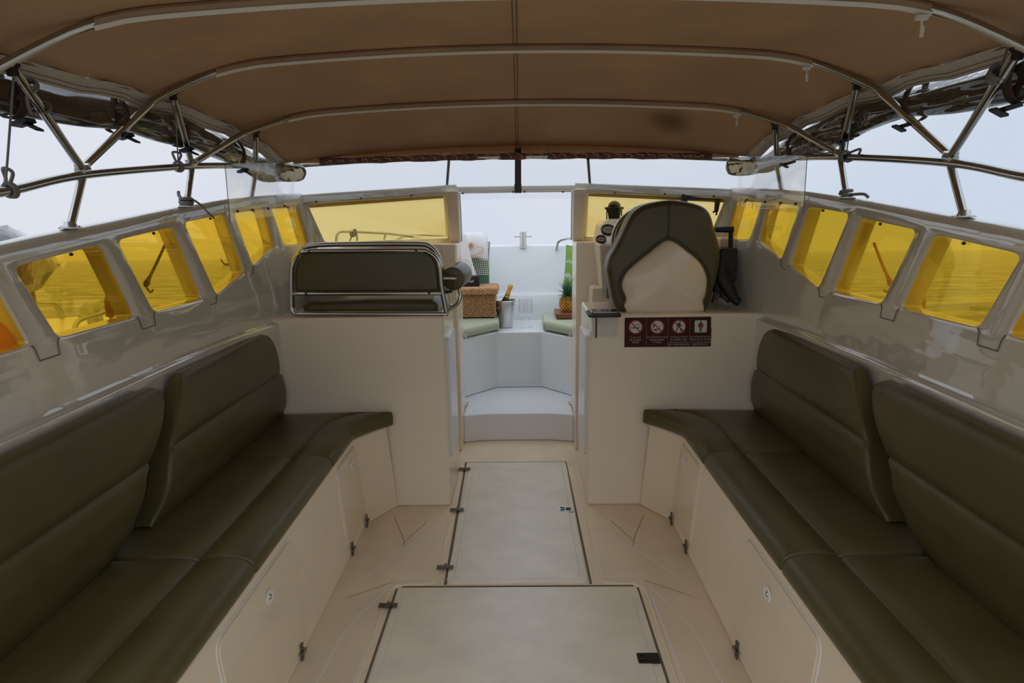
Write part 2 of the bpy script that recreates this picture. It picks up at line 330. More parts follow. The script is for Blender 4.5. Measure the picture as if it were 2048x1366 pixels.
def cell(g,hole,outer,nrm,d,rc=.13,side=5):
    TL,TR,BR,BL=hole; HT=[BL,BR,TR,TL]; OT=outer
    def bil(Q,u,v): return lerp(lerp(Q[0],Q[1],u),lerp(Q[3],Q[2],u),v)
    hp=[];op=[]
    cs=[(0,0),(1,0),(1,1),(0,1)]
    for k in range(4):
        cx,cy=cs[k]; px,py=cs[k-1]; nx,ny=cs[(k+1)%4]
        dp=Vector((px-cx,py-cy)); dn=Vector((nx-cx,ny-cy)); c=Vector((cx,cy)); cen=c+(dp+dn)*rc
        for q in range(5):
            a=PI/2*q/4; hp.append(cen-dn*rc*math.cos(a)-dp*rc*math.sin(a))
            w_=q/4; op.append(c+dp*rc*(1-2*w_) if w_<=.5 else c+dn*rc*(2*w_-1))
        for q in range(1,side):
            t=rc+(1-2*rc)*q/side; hp.append(c+dn*t); op.append(c+dn*t)
    H=[bil(HT,p.x,p.y) for p in hp]; O=[bil(OT,p.x,p.y) for p in op]; n=len(H)
    H2=[h+nrm*d for h in H]; O2=[o_+nrm*d for o_ in O]
    ctr=sum(H,Vector())/len(H); HG=[h+(h-ctr).normalized()*.006 for h in H]; HM=[h+(h-ctr).normalized()*.0018+nrm*.0018 for h in H]
    g.loft([O,HG,HM,[h+nrm*.006 for h in H],H2,O2],cap=False)
    return H2,H,[o_ for o_,p in zip(O,op) if abs(p.y)<1e-6],[o_ for o_,p in zip(O,op) if abs(p.y-1)<1e-6]
def band_side(s):
    g=G(); panes=[]; NB=len(BAYS); tops=[]
    crest=[]
    for i in range(NB):
        hole=[mir(p,s) for p in BAYS[i]]
        t0,t1=bound(i,True),bound(i+1,True); b0,b1=bound(i,False),bound(i+1,False)
        ct=.020 if i<NB-1 else .012
        T0=t0+Vector((0,0,ct)); T1=t1+Vector((0,0,ct if i<NB-1 else .014))
        if i<NB-1:
            B0=b0+Vector((0,0,-.012)); B1=b1+Vector((0,0,-.012))
        else: B0=b0+Vector((0,0,-.012)); B1=b1+Vector((0,0,-.026))
        outer=[mir(p,s) for p in (B0,B1,T1,T0)]
        e=(V(BAYS[i][1])-V(BAYS[i][0])); e.z=0; e.normalize(); nrm=Vector((e.y,-e.x,0)); nrm=mir(nrm,s)
        d=.065 if i<NB-1 else .05
        H2,H,Ob,Ot=cell(g,hole,outer,nrm,d,rc=.085 if i<NB-1 else .04)
        panes.append((i,[h+nrm*.010 for h in H],nrm)); crest.append((T0,T1,mir(nrm,s)*1.0))
        Ob=sorted(Ob,key=lambda q:q.y); Ot=sorted(Ot,key=lambda q:q.y)
        if i<NB-1:
            g.loft([[q,lerp(q,Vector((s*hull_x(q.y),q.y,.935)),.5),Vector((s*hull_x(q.y),q.y,.935))] for q in Ob],closed=False,cap=False)
        tops+=[mir(q,s) for q in Ot]
    # rounded crest strip over the whole band
    pts=[]
    for q in tops:
        if not pts or (q-pts[-1]).length>1e-4: pts.append(q)
    nr=[]
    for k in range(len(pts)):
        a=pts[max(k-1,0)]; b=pts[min(k+1,len(pts)-1)]; e=b-a; e.z=0; e.normalize(); nr.append(Vector((e.y,-e.x,0)))
    rows=[]
    for p,n_ in zip(pts,nr):
        if abs(n_.y)>.45: rows.append([mir(q,s) for q in (p,p+Vector((0,0,.012)),p+Vector((0,0,.026)),p+n_*.0005+Vector((0,0,.036)),p+n_*.003+Vector((0,0,.0405)),p+n_*.009+Vector((0,0,.042)),p+n_*.062+Vector((0,0,.038)),p+n_*.078+Vector((0,0,.022)),p+n_*.08+Vector((0,0,-.03)))]); continue
        rows.append([mir(q,s) for q in (p,p+n_*.002+Vector((0,0,.014)),p+n_*.004+Vector((0,0,.028)),p+n_*.009+Vector((0,0,.038)),p+n_*.020+Vector((0,0,.043)),p+n_*.040+Vector((0,0,.042)),p+n_*.062+Vector((0,0,.040)),p+n_*.078+Vector((0,0,.022)),p+n_*.08+Vector((0,0,-.03)))][:9])
    g.loft(rows,closed=False,cap=False)
    return g,panes,[(mir(p,s),mir(n_,s)) for p,n_ in zip(pts,nr)]
WN=[0]
CREST={}
for s,nm in ((-1,'left'),(1,'right')):
    g,panes,cr=band_side(s); CREST[s]=cr
    # lower liner with small moulded ledge
    ys=[-.6,.5,1.2,1.8,2.2,2.45,2.7,2.9,3.1,3.25,3.4,3.5]
    rows=[]
    for y in ys:
        hx=hull_x(y) if y<3.45 else 1.085
        rows.append([Vector((s*a,y,z)) for a,z in ((hx-.05,-.02),(hx-.04,.5),(hx-.03,.90),(hx-.029,.918),(hx-.022,.928),(hx-.004,.931),(hx+.001,.94))])
    g.loft(rows,closed=False,cap=False)
    # solid stretch aft of the windows
    g.loft([[Vector((s*1.248,y,.935)),Vector((s*1.27,y,1.115)),Vector((s*1.27,y,1.30)),Vector((s*1.30,y,1.318)),Vector((s*1.34,y,1.30))] for y in(-.6,.75)],closed=False,cap=False)
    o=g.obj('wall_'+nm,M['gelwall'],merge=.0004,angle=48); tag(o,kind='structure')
    # moulding joint lines round the foot of each window post
    j=G()
    for i in range(2,6):
        a=V(BAYS[i-1][2]); b=V(BAYS[i][3]); c=(a+b)/2; dn=Vector((0,0,-1)); off=Vector((-.004,0,0)); w_=(b-a)
        dip=.045 if i<4 else .03
        p=[a+w_*.02,a+w_*.10+dn*.012,a+w_*.14+dn*dip,b-w_*.14+dn*dip,b-w_*.10+dn*.012,b-w_*.02]
        p=[Vector((min(q.x,lerp(hull_x(q.y),a.x,(q.z-.935)/.18))-.0015,q.y,q.z)) for q in p]
        j.tube([mir(q,s) for q in p],.0017,6)
    jo=j.obj('sealant_line',M['seal'],parent=None); jo.name='sealant_line'
    jo.parent=o; jo.location=jo.location-o.location
    for i,H2,nrm in panes:
        WN[0]+=1
        gg=G(); c=sum(H2,Vector())/len(H2); grow=[c+(h-c)*1.012 for h in H2]
        gg.hexa([h-nrm*.0015 for h in grow],[h+nrm*.0015 for h in grow])
        wo=gg.obj('window_%d'%WN[0],M['amber'] if i<7 else M['amberf'],smooth=False); tag(wo,kind='structure')
        if i<7:
            k=G(); t=(H2[12]+H2[13])/2 if False else c
            top=max(H2,key=lambda q:q.z); q0=lerp(V(BAYS[i][0]),V(BAYS[i][1]),.62); q0=mir(q0,s)+nrm*.004+Vector((0,0,-.006))
            k.lathe([(.0,-.004),(.004,-.004),(.0055,0),(.004,.004),(0,.004)],q0,axis=nrm,n=12)
            ko=k.obj('pane_screw',M['darkm']); ko.parent=wo; ko.location=ko.location-wo.location
# outer topsides and side decks
for s,nm,k in ((-1,'left',1),(1,'right',2)):
    g=G(); rows=[]
    for y in [-1,.5,1.5,2.2,2.8,3.2,3.6,4.1,4.8,5.5]:
        hx=interp(y,[0,2.4,3.2,4.1,5.5],[1.34,1.34,1.24,1.05,.62]); dz=interp(y,[0,3.4,3.7,5.5],[1.085,1.085,1.235,1.15])
        rows.append([Vector((s*a,y,z)) for a,z in ((hx-.03,dz+.03),(hx,dz),(hx+.20,dz-.02),(hx+.24,dz-.07),(hx+.10,-.3),(hx-.25,-1.2))])
    g.loft(rows,closed=False,cap=False)
    o=g.obj('trim_%d'%k,M['white'],angle=40); tag(o,kind='structure')

# ================================================================ SOLE
g=G()
def floor_half(y): return .72 if y<2.81 else .60
out=[(-1.24,-.6),(1.24,-.6),(1.24,4.6),(-1.24,4.6)]
g.prism(out,-.06,0)
g.cur=1
def strip(g,pts,w,z=.0012,s=1):
    P=[Vector((p[0]*s,p[1],0)) for p in pts]
    for a,b in zip(P,P[1:]):
        d=(b-a).normalized(); n_=Vector((-d.y,d.x,0))*w/2
        g.add([a-n_+Vector((0,0,z)),a+n_+Vector((0,0,z)),b+n_+Vector((0,0,z)),b-n_+Vector((0,0,z))],[(0,1,2,3)])
for s in(-1,1):
    for pl in ([(.345,2.72),(.40,2.68),(.52,2.55),(.57,2.46),(.64,2.34)],[(.335,2.34),(.325,2.69)],[(.48,2.35),(.335,2.345)],
               [(.515,2.28),(.59,2.10),(.62,1.97),(.63,1.8),(.665,1.45),(.70,1.2)],[(.505,2.22),(.515,1.9),(.52,1.2)]):
        strip(g,pl,.005,s=s)
g.cur=2
for s in(-1,1):
    for pl in ([(.60,2.88),(.53,2.70),(.50,2.60)],[(.44,2.83),(.52,2.62)],[(.50,2.33),(.66,2.22)],[(.62,1.75),(.57,1.55)]): strip(g,pl,.0018,s=s)
g.cur=2
strip(g,[(-.29,2.305),(-.31,3.57)],.012,.0008); strip(g,[(.285,2.305),(.275,3.57)],.010,.0008); strip(g,[(-.31,3.57),(.275,3.57)],.004,.0008)
strip(g,[(-.46,2.293),(.45,2.293)],.010,.0008); strip(g,[(-.478,2.28),(-.485,1.2)],.009,.0008); strip(g,[(.465,2.28),(.47,1.2)],.009,.0008)
o=g.obj('floor',[M['sole'],M['line'],M['groove']],smooth=False); tag(o,kind='structure')
# raised lip round the hatches
g=G()
g.tube(rnd_path([(-.33,2.36,0),(-.338,2.315,0),(-.48,2.305,0),(-.505,2.27,0),(-.512,1.2,0)],.03),.006,8)
g.tube(rnd_path([(.325,2.36,0),(.332,2.315,0),(.465,2.305,0),(.492,2.27,0),(.498,1.2,0)],.03),.006,8)
g.tube([(-.33,2.36,-.001),(-.335,3.55,-.001)],.005,8); g.tube([(.325,2.36,-.001),(.312,3.55,-.001)],.005,8)
o=g.obj('trim_3',M['sole']); tag(o,kind='structure')
def rrect(x0,y0,x1,y1,r,n=4):
    out=[]
    for cx,cy,a in ((x1-r,y0+r,-90),(x1-r,y1-r,0),(x0+r,y1-r,90),(x0+r,y0+r,180)):
        for k in range(n+1):
            t=R(a+90*k/n); out.append((cx+r*math.cos(t),cy+r*math.sin(t)))
    return out
def hatch(name,label,x0,y0,x1,y1,hinges,latch,lmat):
    t=thing(name,label,'hatch',((x0+x1)/2,(y0+y1)/2,0))
    g=G(); g.prism(rrect(x0,y0,x1,y1,.03),-.01,.004); g.prism(rrect(x0+.028,y0+.028,x1-.028,y1-.028,.03),.0,.007)
    g.obj('hatch_panel',M['hatch'],t,bevel=.003,angle=50)
    for hx,hy in hinges:
        h=G(); h.obox((hx,hy,.011),(.034,0,0),(0,.011,0),(0,0,.003)); h.lathe([(.0,-.016),(.0055,-.015),(.0055,.015),(0,.016)],(hx,hy,.014),axis=(0,1,0),n=10)
        for q in(-.026,-.016,.016,.026): h.lathe([(.005,0),(.004,.003),(0,.004)],(hx+q,hy,.0135),n=8)
        h.obj('hinge',M['hinge'],t)
    l=G(); lx,ly=latch; l.prism(rrect(lx-.036,ly-.024,lx+.036,ly+.024,.006),.006,.010)
    lo=l.obj('pull_latch',lmat,t)
    l=G(); l.prism(rrect(lx-.002,ly-.014,lx+.024,ly+.014,.006),.0102,.0115); l.tube([(lx-.028,ly-.012,.012),(lx-.012,ly-.012,.012),(lx-.008,ly,.012),(lx-.012,ly+.012,.012),(lx-.028,ly+.012,.012)],.002,6)
    l.obj('latch_ring',M['dark'],lo)
hatch('floor_hatch','long narrow cream floor hatch in the passage, three hinges on its left',-.288,2.31,.275,3.56,[(-.303,2.418),(-.303,2.94),(-.308,3.45)],(.232,2.94),M['steelb'])
hatch('floor_hatch','wide cream floor hatch nearest the camera with a dark pull latch',-.472,1.15,.462,2.284,[(-.487,2.156)],(.425,1.865),M['darkm'])

# ================================================================ BENCH LOCKERS
def face_x(z): return lerp(.72,.757,z/.44)
for s,nm in((-1,'port'),(1,'starboard')):
    t=thing('bench_locker','cream fibreglass locker under the %s bench'%('left' if s<0 else 'right'),'locker',(s*.95,2.0,0))
    g=G()
    bot=[(.72,.6),(.72,2.81),(.60,3.0),(1.19,3.0),(1.21,.6)]; top=[(.757,.6),(.757,2.79),(.635,2.985),(1.19,2.985),(1.21,.6)]
    g.hexa([(s*x,y,0) for x,y in bot],[(s*x,y,.432) for x,y in top])
    g.obj('locker_body',M['geldoor'],t,bevel=.012,seg=3)
    for (y0,y1,z0,z1,lk_) in ((1.42,1.945,.04,.395,(1.725,.33)),(2.50,2.93-.12,.05,.40,(2.70,.345))):
        g=G(); P=rrect(y0,z0,y1,z1,.035)
        g.loft([[Vector((s*(face_x(z)-e),y,z)) for y,z in P] for e in(-.004,.007)])
        d=g.obj('door',M['geldoor'],t,bevel=.003,angle=50)
        g=G(); Q=rrect(y0-.006,z0-.006,y1+.006,z1+.006,.04)
        g.tube([Vector((s*(face_x(z)-.0005),y,z)) for y,z in Q],.0025,6,closed=True)
        g.obj('door_gasket',M['line'],d)
        g=G(); ly,lz=lk_; c=Vector((s*(face_x(lz)-.007),ly,lz)); ax=Vector((-s,0,0))
        g.lathe([(0,0),(.022,0),(.024,.003),(.021,.006),(.016,.004),(.012,.003),(0,.003)],c,ax,24)
        l=g.obj('door_latch',M['line'],d)
        g=G(); g.lathe([(0,.003),(.009,.003),(.008,.006),(0,.006)],c,ax,16); g.obj('latch_button',M['steelb'],l if False else d)
    for hy in (1.875,2.535,2.86):
        x=face_x(.022); xx=x-.004 
        if hy>2.81: xx=.72-.004; hy=2.79
        g=G(); ax=(0,0,1)
        g.obox((s*(xx-.004),hy,.030),(.0025,0,0),(0,.009,0),(0,0,.030)); g.lathe([(0,-.018),(.0055,-.017),(.0055,.017),(0,.018)],(s*(xx-.009),hy,.030),(0,1,0),10)
        for q in(.008,.02,.042,.054): g.lathe([(.0045,0),(.003,.003),(0,.003)],(s*(xx-.006),hy,q),(-s,0,0),8)
        g.obj('hinge',M['hinge'],t)

# ================================================================ SEAT CUSHIONS
def seat_profile():
    P=[(1.185,.436),(1.185,.494),(1.05,.500),(.96,.501),(.915,.499),(.905,.495),(.900,.489),(.895,.495),(.885,.500),(.84,.506),(.79,.504),(.762,.496),(.745,.480),(.739,.462),(.742,.446),(.755,.436)]
    return P
WHICH={1:'nearest the camera',2:'in the middle of the row',3:'at the bow end, with an angled wing'}
for s in(-1,1):
    sd='left' if s<0 else 'right'
    for k,(y0,y1) in enumerate(((.88,1.655),(1.655,2.425),(2.425,2.985))):
        g=G(); prof=seat_profile(); 
        if k<2:
            ym=lambda x,z,t,y0=y0,y1=y1: lerp(y0+.001,y1-.001,t)
            puff(g,prof,ym,y1-y0,.014,s)
        else:
            ST=[((.739,2.426),(1,0),(1.185,2.426),.014),((.739,2.430),(1,0),(1.185,2.430),.005),((.739,2.442),(1,0),(1.185,2.442),0),((.739,2.60),(1,0),(1.185,2.60),0),((.739,2.72),(1,0),(1.185,2.76),0),
                ((.736,2.765),(.98,.18),(1.185,2.88),0),((.724,2.80),(.92,.40),(1.185,2.984),0),((.700,2.84),(.84,.54),(1.06,2.984),0),((.655,2.905),(.80,.60),(.90,2.984),0),((.615,2.957),(.80,.60),(.74,2.984),0),((.603,2.972),(.80,.60),(.66,2.984),.004),((.603,2.978),(.80,.60),(.64,2.984),.014)]
            K=len(prof); area=sum(prof[i][0]*prof[(i+1)%K][1]-prof[(i+1)%K][0]*prof[i][1] for i in range(K)); rings=[]
            for (px_,py_),(nx_,ny_),bk,e in ST:
                w_=min(.161,(2.984-py_)/ny_) if ny_ else .161; ring=[]
                for i in range(K):
                    a=Vector(prof[i-1]); b=Vector(prof[(i+1)%K]); d=(b-a).normalized(); nn=Vector((d.y,-d.x))*(1 if area>0 else -1)
                    x,z=prof[i][0]-nn.x*e,prof[i][1]-nn.y*e
                    if x>=.90: t=(x-.90)/.285; sx,sy=px_+nx_*w_,py_+ny_*w_; q=(lerp(sx,bk[0],t),lerp(sy,bk[1],t))
                    else: f=(x-.739)/.161; q=(px_+nx_*w_*f,py_+ny_*w_*f)
                    ring.append((s*q[0],min(q[1],2.984),z))
                rings.append(ring)
            g.loft(rings)
        lab='olive seat cushion on the %s bench, %s'%(sd,WHICH[k+1])
        o=g.obj('seat_cushion',M['vinyl'],angle=75); tag(o,lab,'cushion',group='olive bench cushions on the %s'%sd)
        # cross seam in the flat part
    # backrests
def back_prof():
    P=[(1.132,.498),(1.118,.54),(1.114,.62),(1.122,.695),(1.131,.703),(1.126,.712),(1.130,.78),(1.140,.85),(1.150,.893),(1.165,.908),(1.185,.910),(1.198,.90),(1.20,.80),(1.195,.60),(1.188,.498)]
    out=[]
    for i in range(len(P)):
        a=Vector(P[i]); b=Vector(P[(i+1)%len(P)]); n=max(1,int((b-a).length/.018)); out+=[tuple(lerp(a,b,k/n)) for k in range(n)]
    return out
FAR0=([.50,.60,.70,.80,.91],[1.825,1.93,1.985,2.06,2.15]); 
NEAR1=([.50,.53,.57,.62,.68,.71,.75,.80,.84,.87,.89,.912],[1.64,1.69,1.745,1.80,1.845,1.875,1.93,1.98,2.01,2.022,2.018,1.99])
FAR1=([.50,.56,.66,.695,.703,.715,.76,.80,.84,.87,.89,.905,.912],[2.985,3.0,2.998,2.985,2.972,2.978,2.984,2.982,2.972,2.955,2.935,2.90,2.88])
for s in(-1,1):
    sd='left' if s<0 else 'right'
    prof=back_prof()
    g=G(); puff(g,prof,lambda x,z,t: lerp(interp(z,*FAR0),interp(z,*FAR1),t),.95,.016,s,mid=8)
    o=g.obj('backrest_cushion',M['vinyl'],angle=70); tag(o,'olive backrest cushion on the %s wall, the one by the seat box'%sd,'backrest',group='olive backrests on the %s'%sd)
    g=G(); puff(g,prof,lambda x,z,t: lerp(.88,interp(z,*NEAR1),t),.95,.016,s,mid=8)
    o=g.obj('backrest_cushion',M['vinyl'],angle=70); tag(o,'olive backrest cushion on the %s wall, the one nearest the camera'%sd,'backrest',group='olive backrests on the %s'%sd)

# ================================================================ SEAT BOXES (bulkheads) AND DASH
for s in(-1,1):
    sd='left' if s<0 else 'right'
    t=thing('seat_box','cream fibreglass seat box on the %s of the passage%s'%(sd,', under the slatless steel-framed bench' if False else (', under the steel-framed seat' if s<0 else ', with the warning sign on it')),'seat box',(s*.75,3.25,0))
    g=G()
    x1=1.195
    pl=[(.352,3.0),(x1,3.0),(1.10,3.5),(.352,3.5)]
    g.hexa([(s*(x-.012),y,0) for x,y in pl],[(s*x,y+(.05 if y<3.1 else 0),.955) for x,y in pl])
    g.obj('box_body',M['gel'],t,bevel=.012,seg=3)
    g=G(); P=rrect(3.10,.22,3.42,.84,.03)
    g.loft([[Vector((s*(.352-.006*(1-z)-e),y,z)) for y,z in P] for e in(-.004,.016)])
    g.obj('side_door',M['white'],t,bevel=.004)
    # dash
    t=thing('helm_dash' if s>0 else 'passenger_dash','cream dash moulding ahead of the %s'%('helm seat with gauges and compass mount' if s>0 else 'steel-framed bench, under the windscreen'),'dashboard',(s*.7,3.9,0))
    g=G(); pl=[(.345,3.76),(1.01,3.76),(1.0,3.8),(.86,4.08),(.352,4.12)]
    g.hexa([(s*x,y,0) for x,y in pl],[(s*(x),y,1.265) for x,y in pl])
    if s<0:
        pass
    g.obj('dash_body',M['gel'],t,bevel=.01,seg=3)
    if s<0:
        g=G(); g.box((-.425,3.735,.55),(-.35,3.765,1.262)); g.obj('dash_panel',M['gel'],t,bevel=.006)
    else:
        # instrument hood: rounded block with a sloping face
        g=G(); hood=[]
        prof=[(.46,1.262),(.455,1.30),(.465,1.36),(.49,1.385),(.53,1.395),(.95,1.395),(.985,1.38),(1.0,1.262)]
        face=[]; back=[]
        for x,z in prof:
            k_=(z-1.262)/.133; face.append(Vector((x,3.50+.16*k_,z))); back.append(Vector((x,3.84,z)))
        g.loft([face,back],cap=True)
        # fascia under the hood
        g.hexa([(.47,3.56,1.02),(.99,3.54,1.02),(.99,3.8,1.02),(.47,3.8,1.02)],[(.445,3.49,1.262),(1.01,3.47,1.262),(1.01,3.8,1.262),(.445,3.8,1.262)])
        g.hexa([(.40,3.60,.6),(1.06,3.56,.6),(1.06,3.8,.6),(.40,3.8,.6)],[(.42,3.57,1.02),(1.04,3.55,1.02),(1.04,3.8,1.02),(.42,3.8,1.02)])
        hd=g.obj('instrument_hood',M['gel'],t,bevel=.008,seg=3)
        nrm=Vector((0,-.133,.16)).normalized(); 
        for px,py,rr in ((1216,461,.040),(1202,480,.028),(1250,448,.03)):
            base=Vector((0,3.50,1.262)); nn=Vector((0,-.133,.16)).normalized()
            # intersect view of gauge with the sloping face
            d=at(px,py,'Y',4.0)-EYE; tt=(base-EYE).dot(nn)/d.dot(nn); c=EYE+d*tt
            q=G(); q.lathe([(rr*.78,0),(rr,0),(rr,.008),(rr*.93,.013),(rr*.8,.009),(rr*.78,.004),(0,.004)],c,nn,28); ga=q.obj('gauge',M['dark'],t)
            q=G(); q.lathe([(0,.0042),(rr*.78,.0042),(rr*.78,.0055),(0,.0055)],c,nn,28); f_=q.obj('gauge_dial',M['dial'],ga)
            q=G(); q.obox(c+nn*.0065+Vector((rr*.1,0,0)),(rr*.4,0,0),Vector((.001,.0007,.0007)),nn*.0006); q.obj('gauge_needle',M['dark'],ga)
# hull liner side pockets between seat box and dash
for s,nm in((-1,1),(1,2)):
    g=G(); g.hexa([(s*x,y,0) for x,y in ((.97,3.5),(1.09,3.48),(1.10,3.9),(.97,3.9))],[(s*x,y,1.26) for x,y in ((1.03,3.52),(1.085,3.49),(1.08,3.80),(1.0,3.9))])
    tag(g.obj('trim_%d'%(nm+3),M['gel'],bevel=.01),kind='structure')
# stubs of door frame beside the passage (windscreen posts)
for s,nm in((-1,1),(1,2)):
    g=G(); g.hexa([Vector((s*x,y,1.26)) for x,y in ((.335,3.90),(.40,3.89),(.40,3.98),(.335,3.99))],[Vector((s*x,y,1.56)) for x,y in ((.318,3.66),(.388,3.64),(.388,3.74),(.318,3.75))])
    tag(g.obj('trim_%d'%(nm+5),M['gel'],bevel=.012,seg=3),kind='structure')
    g=G(); g.tube([(s*.314,3.70,1.55),(s*.320,3.80,1.44),(s*.330,3.93,1.27)],.0035,8)
    for z in (.19,.66,1.02): g.obox((s*.337,4.10,z),(.006,0,0),(0,.01,0),(0,0,.018))
    # forward edge of passage
    tag(g.obj('trim_%d'%(nm+7),M['steelb'],bevel=0),kind='structure')
# windscreen header across the doorway and foredeck side
g=G(); rows=[]
hp=[(-.336,3.712),(-.17,3.735),(0,3.742),(.17,3.735),(.336,3.712)]
for x,y in hp:
    zt=1.545+.002*(1-abs(x)/.33); rows.append([Vector((x,y+a,zt+b)) for a,b in ((0,.0),(0,.034),(.004,.040),(.045,.040),(.055,.02),(.055,0))])
g.loft(rows,closed=True,cap=True); tag(g.obj('trim_10',M['gelwall'],bevel=.004),kind='structure')
# ================================================================ CANOPY
def arc_z(zc,x,c=.10):
    x=abs(x); return zc-.053*(x/.97)**2-c*max(0,(x-.85)/.35)**2
ARCS=[ # crown z, joint (x,y,z), y/z rake, x reach at fabric edge
 dict(zc=1.945,j=(1.28,.62,1.45),k=.72,xe=1.16,zip=.98,c=.16,E=(1.21,1.02,1.80)),
 dict(zc=1.957,j=(1.285,1.30,1.52),k=.85,xe=1.15,zip=.965,c=.14,E=(1.21,1.70,1.822)),
 dict(zc=2.010,j=(1.28,1.97,1.590),k=1.13,xe=1.165,zip=1.02,c=.10,E=(1.21,2.31,1.832)),
 dict(zc=1.937,j=(1.243,2.56,1.640),k=1.97,xe=1.13,zip=1.0,c=.10,E=(1.19,2.90,1.796))]
def arc_pt(a,x,dz=0):
    z=arc_z(a['zc'],x,a['c']); y=a['j'][1]+a['k']*(z-a['j'][2]); return Vector((x,y,z+dz))
cn=thing('canopy','brown canvas sun canopy stretched over three steel bows above the cockpit','canopy',(0,1.5,1.9))
NX=48
def edge_curve(y0,z0,x0,n=NX):
    return [Vector((x0*(-1+2*k/n),0,0)) for k in range(n+1)]
def arc_row(a,dz=.016):
    # the cloth lies on the bow in the middle and runs out to its own edge beyond the bend of the tube
    E=a['E']; out=[]
    for k in range(NX+1):
        x=E[0]*(-1+2*k/NX); sg=-1 if x<0 else 1
        if abs(x)<=.98: out.append(arc_pt(a,x,dz))
        else:
            t=(abs(x)-.98)/(E[0]-.98); p=lerp(arc_pt(a,.98,dz),Vector(E),t); p.z+=.012*math.sin(PI*t); out.append(mir(p,sg))
    return out
# front edge: runs forward in the middle, back at the corners
def front_row():
    out=[]
    for k in range(NX+1):
        u=-1+2*k/NX; x=1.12*u; y=3.50-.27*abs(u)**2.4; z=1.778-.090*abs(u)**2.2
        out.append(Vector((x,y,z)))
    return out
def row_between(r0,r1,t,sag,side):
    out=[]
    for k,(a,b) in enumerate(zip(r0,r1)):
        u=abs(-1+2*k/NX); p=lerp(a,b,t); q=4*t*(1-t)
        p.z+= -sag*q*(1-u**4)+side*q*u**6; p.x*=1-.012*q*u**4; out.append(p)
    return out
rows=[]
rear=[Vector((1.21*(-1+2*k/NX),.55,arc_z(1.93,1.21*(-1+2*k/NX),.06))) for k in range(NX+1)]
key=[rear,arc_row(ARCS[0]),arc_row(ARCS[1]),arc_row(ARCS[2]),arc_row(ARCS[3]),front_row()]
for i in range(len(key)-1):
    for q in range(6): rows.append(row_between(key[i],key[i+1],q/6,.012 if i<4 else -.012,.006))
rows.append(key[-1])
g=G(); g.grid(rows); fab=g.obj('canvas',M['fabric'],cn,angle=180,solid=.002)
# centre seam
g=G(); mid=NX//2
for dx in(-.006,.006): g.tube([r[mid]+Vector((dx+.01,0,-.003)) for r in rows],.0012,5)
g.obj('centre_seam',M['strap'],fab)
# sleeves + zips
for a in ARCS:
    g=G(); z=a['zip']; n=30; pts=[arc_pt(a,z*(-1+2*k/n)) for k in range(n+1)]
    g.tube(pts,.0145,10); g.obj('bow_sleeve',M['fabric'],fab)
    g=G(); rows2=[]
    for p in pts:
        b=Vector((0,-a['k'],-1)).normalized(); c=Vector((0,1,-a['k']*1.0)).normalized()
        up=Vector((0,-.60,-.8)); side=Vector((0,.8,-.6))
        rows2.append([p+up*.0155-side*.0065,p+up*.0175-side*.0058,p+up*.0175+side*.0058,p+up*.0155+side*.0065])
    g.loft(rows2); zp=g.obj('zip',M['zip'],cn)
    g=G(); p=arc_pt(a,z-.02)+Vector((0,-.012,-.026)); g.obox(p,(.013,0,0),(0,.006,0),(0,0,.005)); g.tube([p,p+Vector((.004,0,-.03))],.0025,6); g.obox(p+Vector((.004,0,-.03)),(.004,0,0),(0,.002,0),(0,0,.012)); g.obj('zip_slider',M['line'],zp)
# pale webbing along both lower edges
for s in(-1,1):
    k_=0 if s<0 else NX; pts=[r[k_] for r in rows]
    pts=[p+Vector((0,0,.006*math.sin(i*1.7))) for i,p in enumerate(pts)]
    g=G(); g.loft([[p+Vector((-s*.012,0,.0)),p+Vector((s*.006,0,-.004)),p+Vector((s*.018,0,-.018)),p+Vector((s*.024,0,-.036))] for p in pts],closed=False,cap=False)
    wb=g.obj('edge_webbing',M['webb'],cn,solid=.003,angle=180)
    g=G()
    for f in(.35,.7): g.tube([lerp(p+Vector((s*.005,0,-.006)),p+Vector((s*.023,0,-.036)),f)-Vector((s*.002,0,.003)) for p in pts],.0009,4)
    g.obj('stitch_line',M['strap'],wb)
# front flap laced to the front tube
fr=front_row()
def front_tube(u):  # centre of the cloth-covered front tube
    return Vector((1.13*u,3.47-.24*abs(u)**2.6,1.722-.035*abs(u)**2.2))
us=[-.86+1.72*k/60 for k in range(61)]
def fe(u): return Vector((1.12*u,3.50-.27*abs(u)**2.4,1.778-.090*abs(u)**2.2))
usf=[-.96+1.92*k/66 for k in range(67)]
g=G(); rr=[]
for k,u in enumerate(usf):
    a=fe(u); b=front_tube(u)+Vector((0,-.014,.008)); j=.004*math.sin(k*2.1)
    rr.append([a+Vector((0,0,.006)),lerp(a,b,.4)+Vector((0,.012+j,0)),b+Vector((0,.006,j*.3)),front_tube(u)+Vector((0,.004,-.004))])
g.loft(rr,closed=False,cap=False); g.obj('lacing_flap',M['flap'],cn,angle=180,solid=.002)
nl=34
for k in range(nl):
    u0=-.84+1.68*k/nl; u1=u0+1.68/nl*(.62 if k<nl/2 else .62)
    sg=-1 if k<nl/2 else 1
    g=G(); a=fe(u0)+Vector((0,-.02,-.016)); b=front_tube(u0+sg*-.0+ (u1-u0)*(1 if sg<0 else 1)*.9)+Vector((0,-.026,.004)); c=lerp(a,b,.35)+Vector((0,-.010,-.012)); g.tube(spline([a,c,b,b+Vector((.004,.01,-.012))],5),.0022,6); g.obj('lacing_cord',M['ropec'],cn)

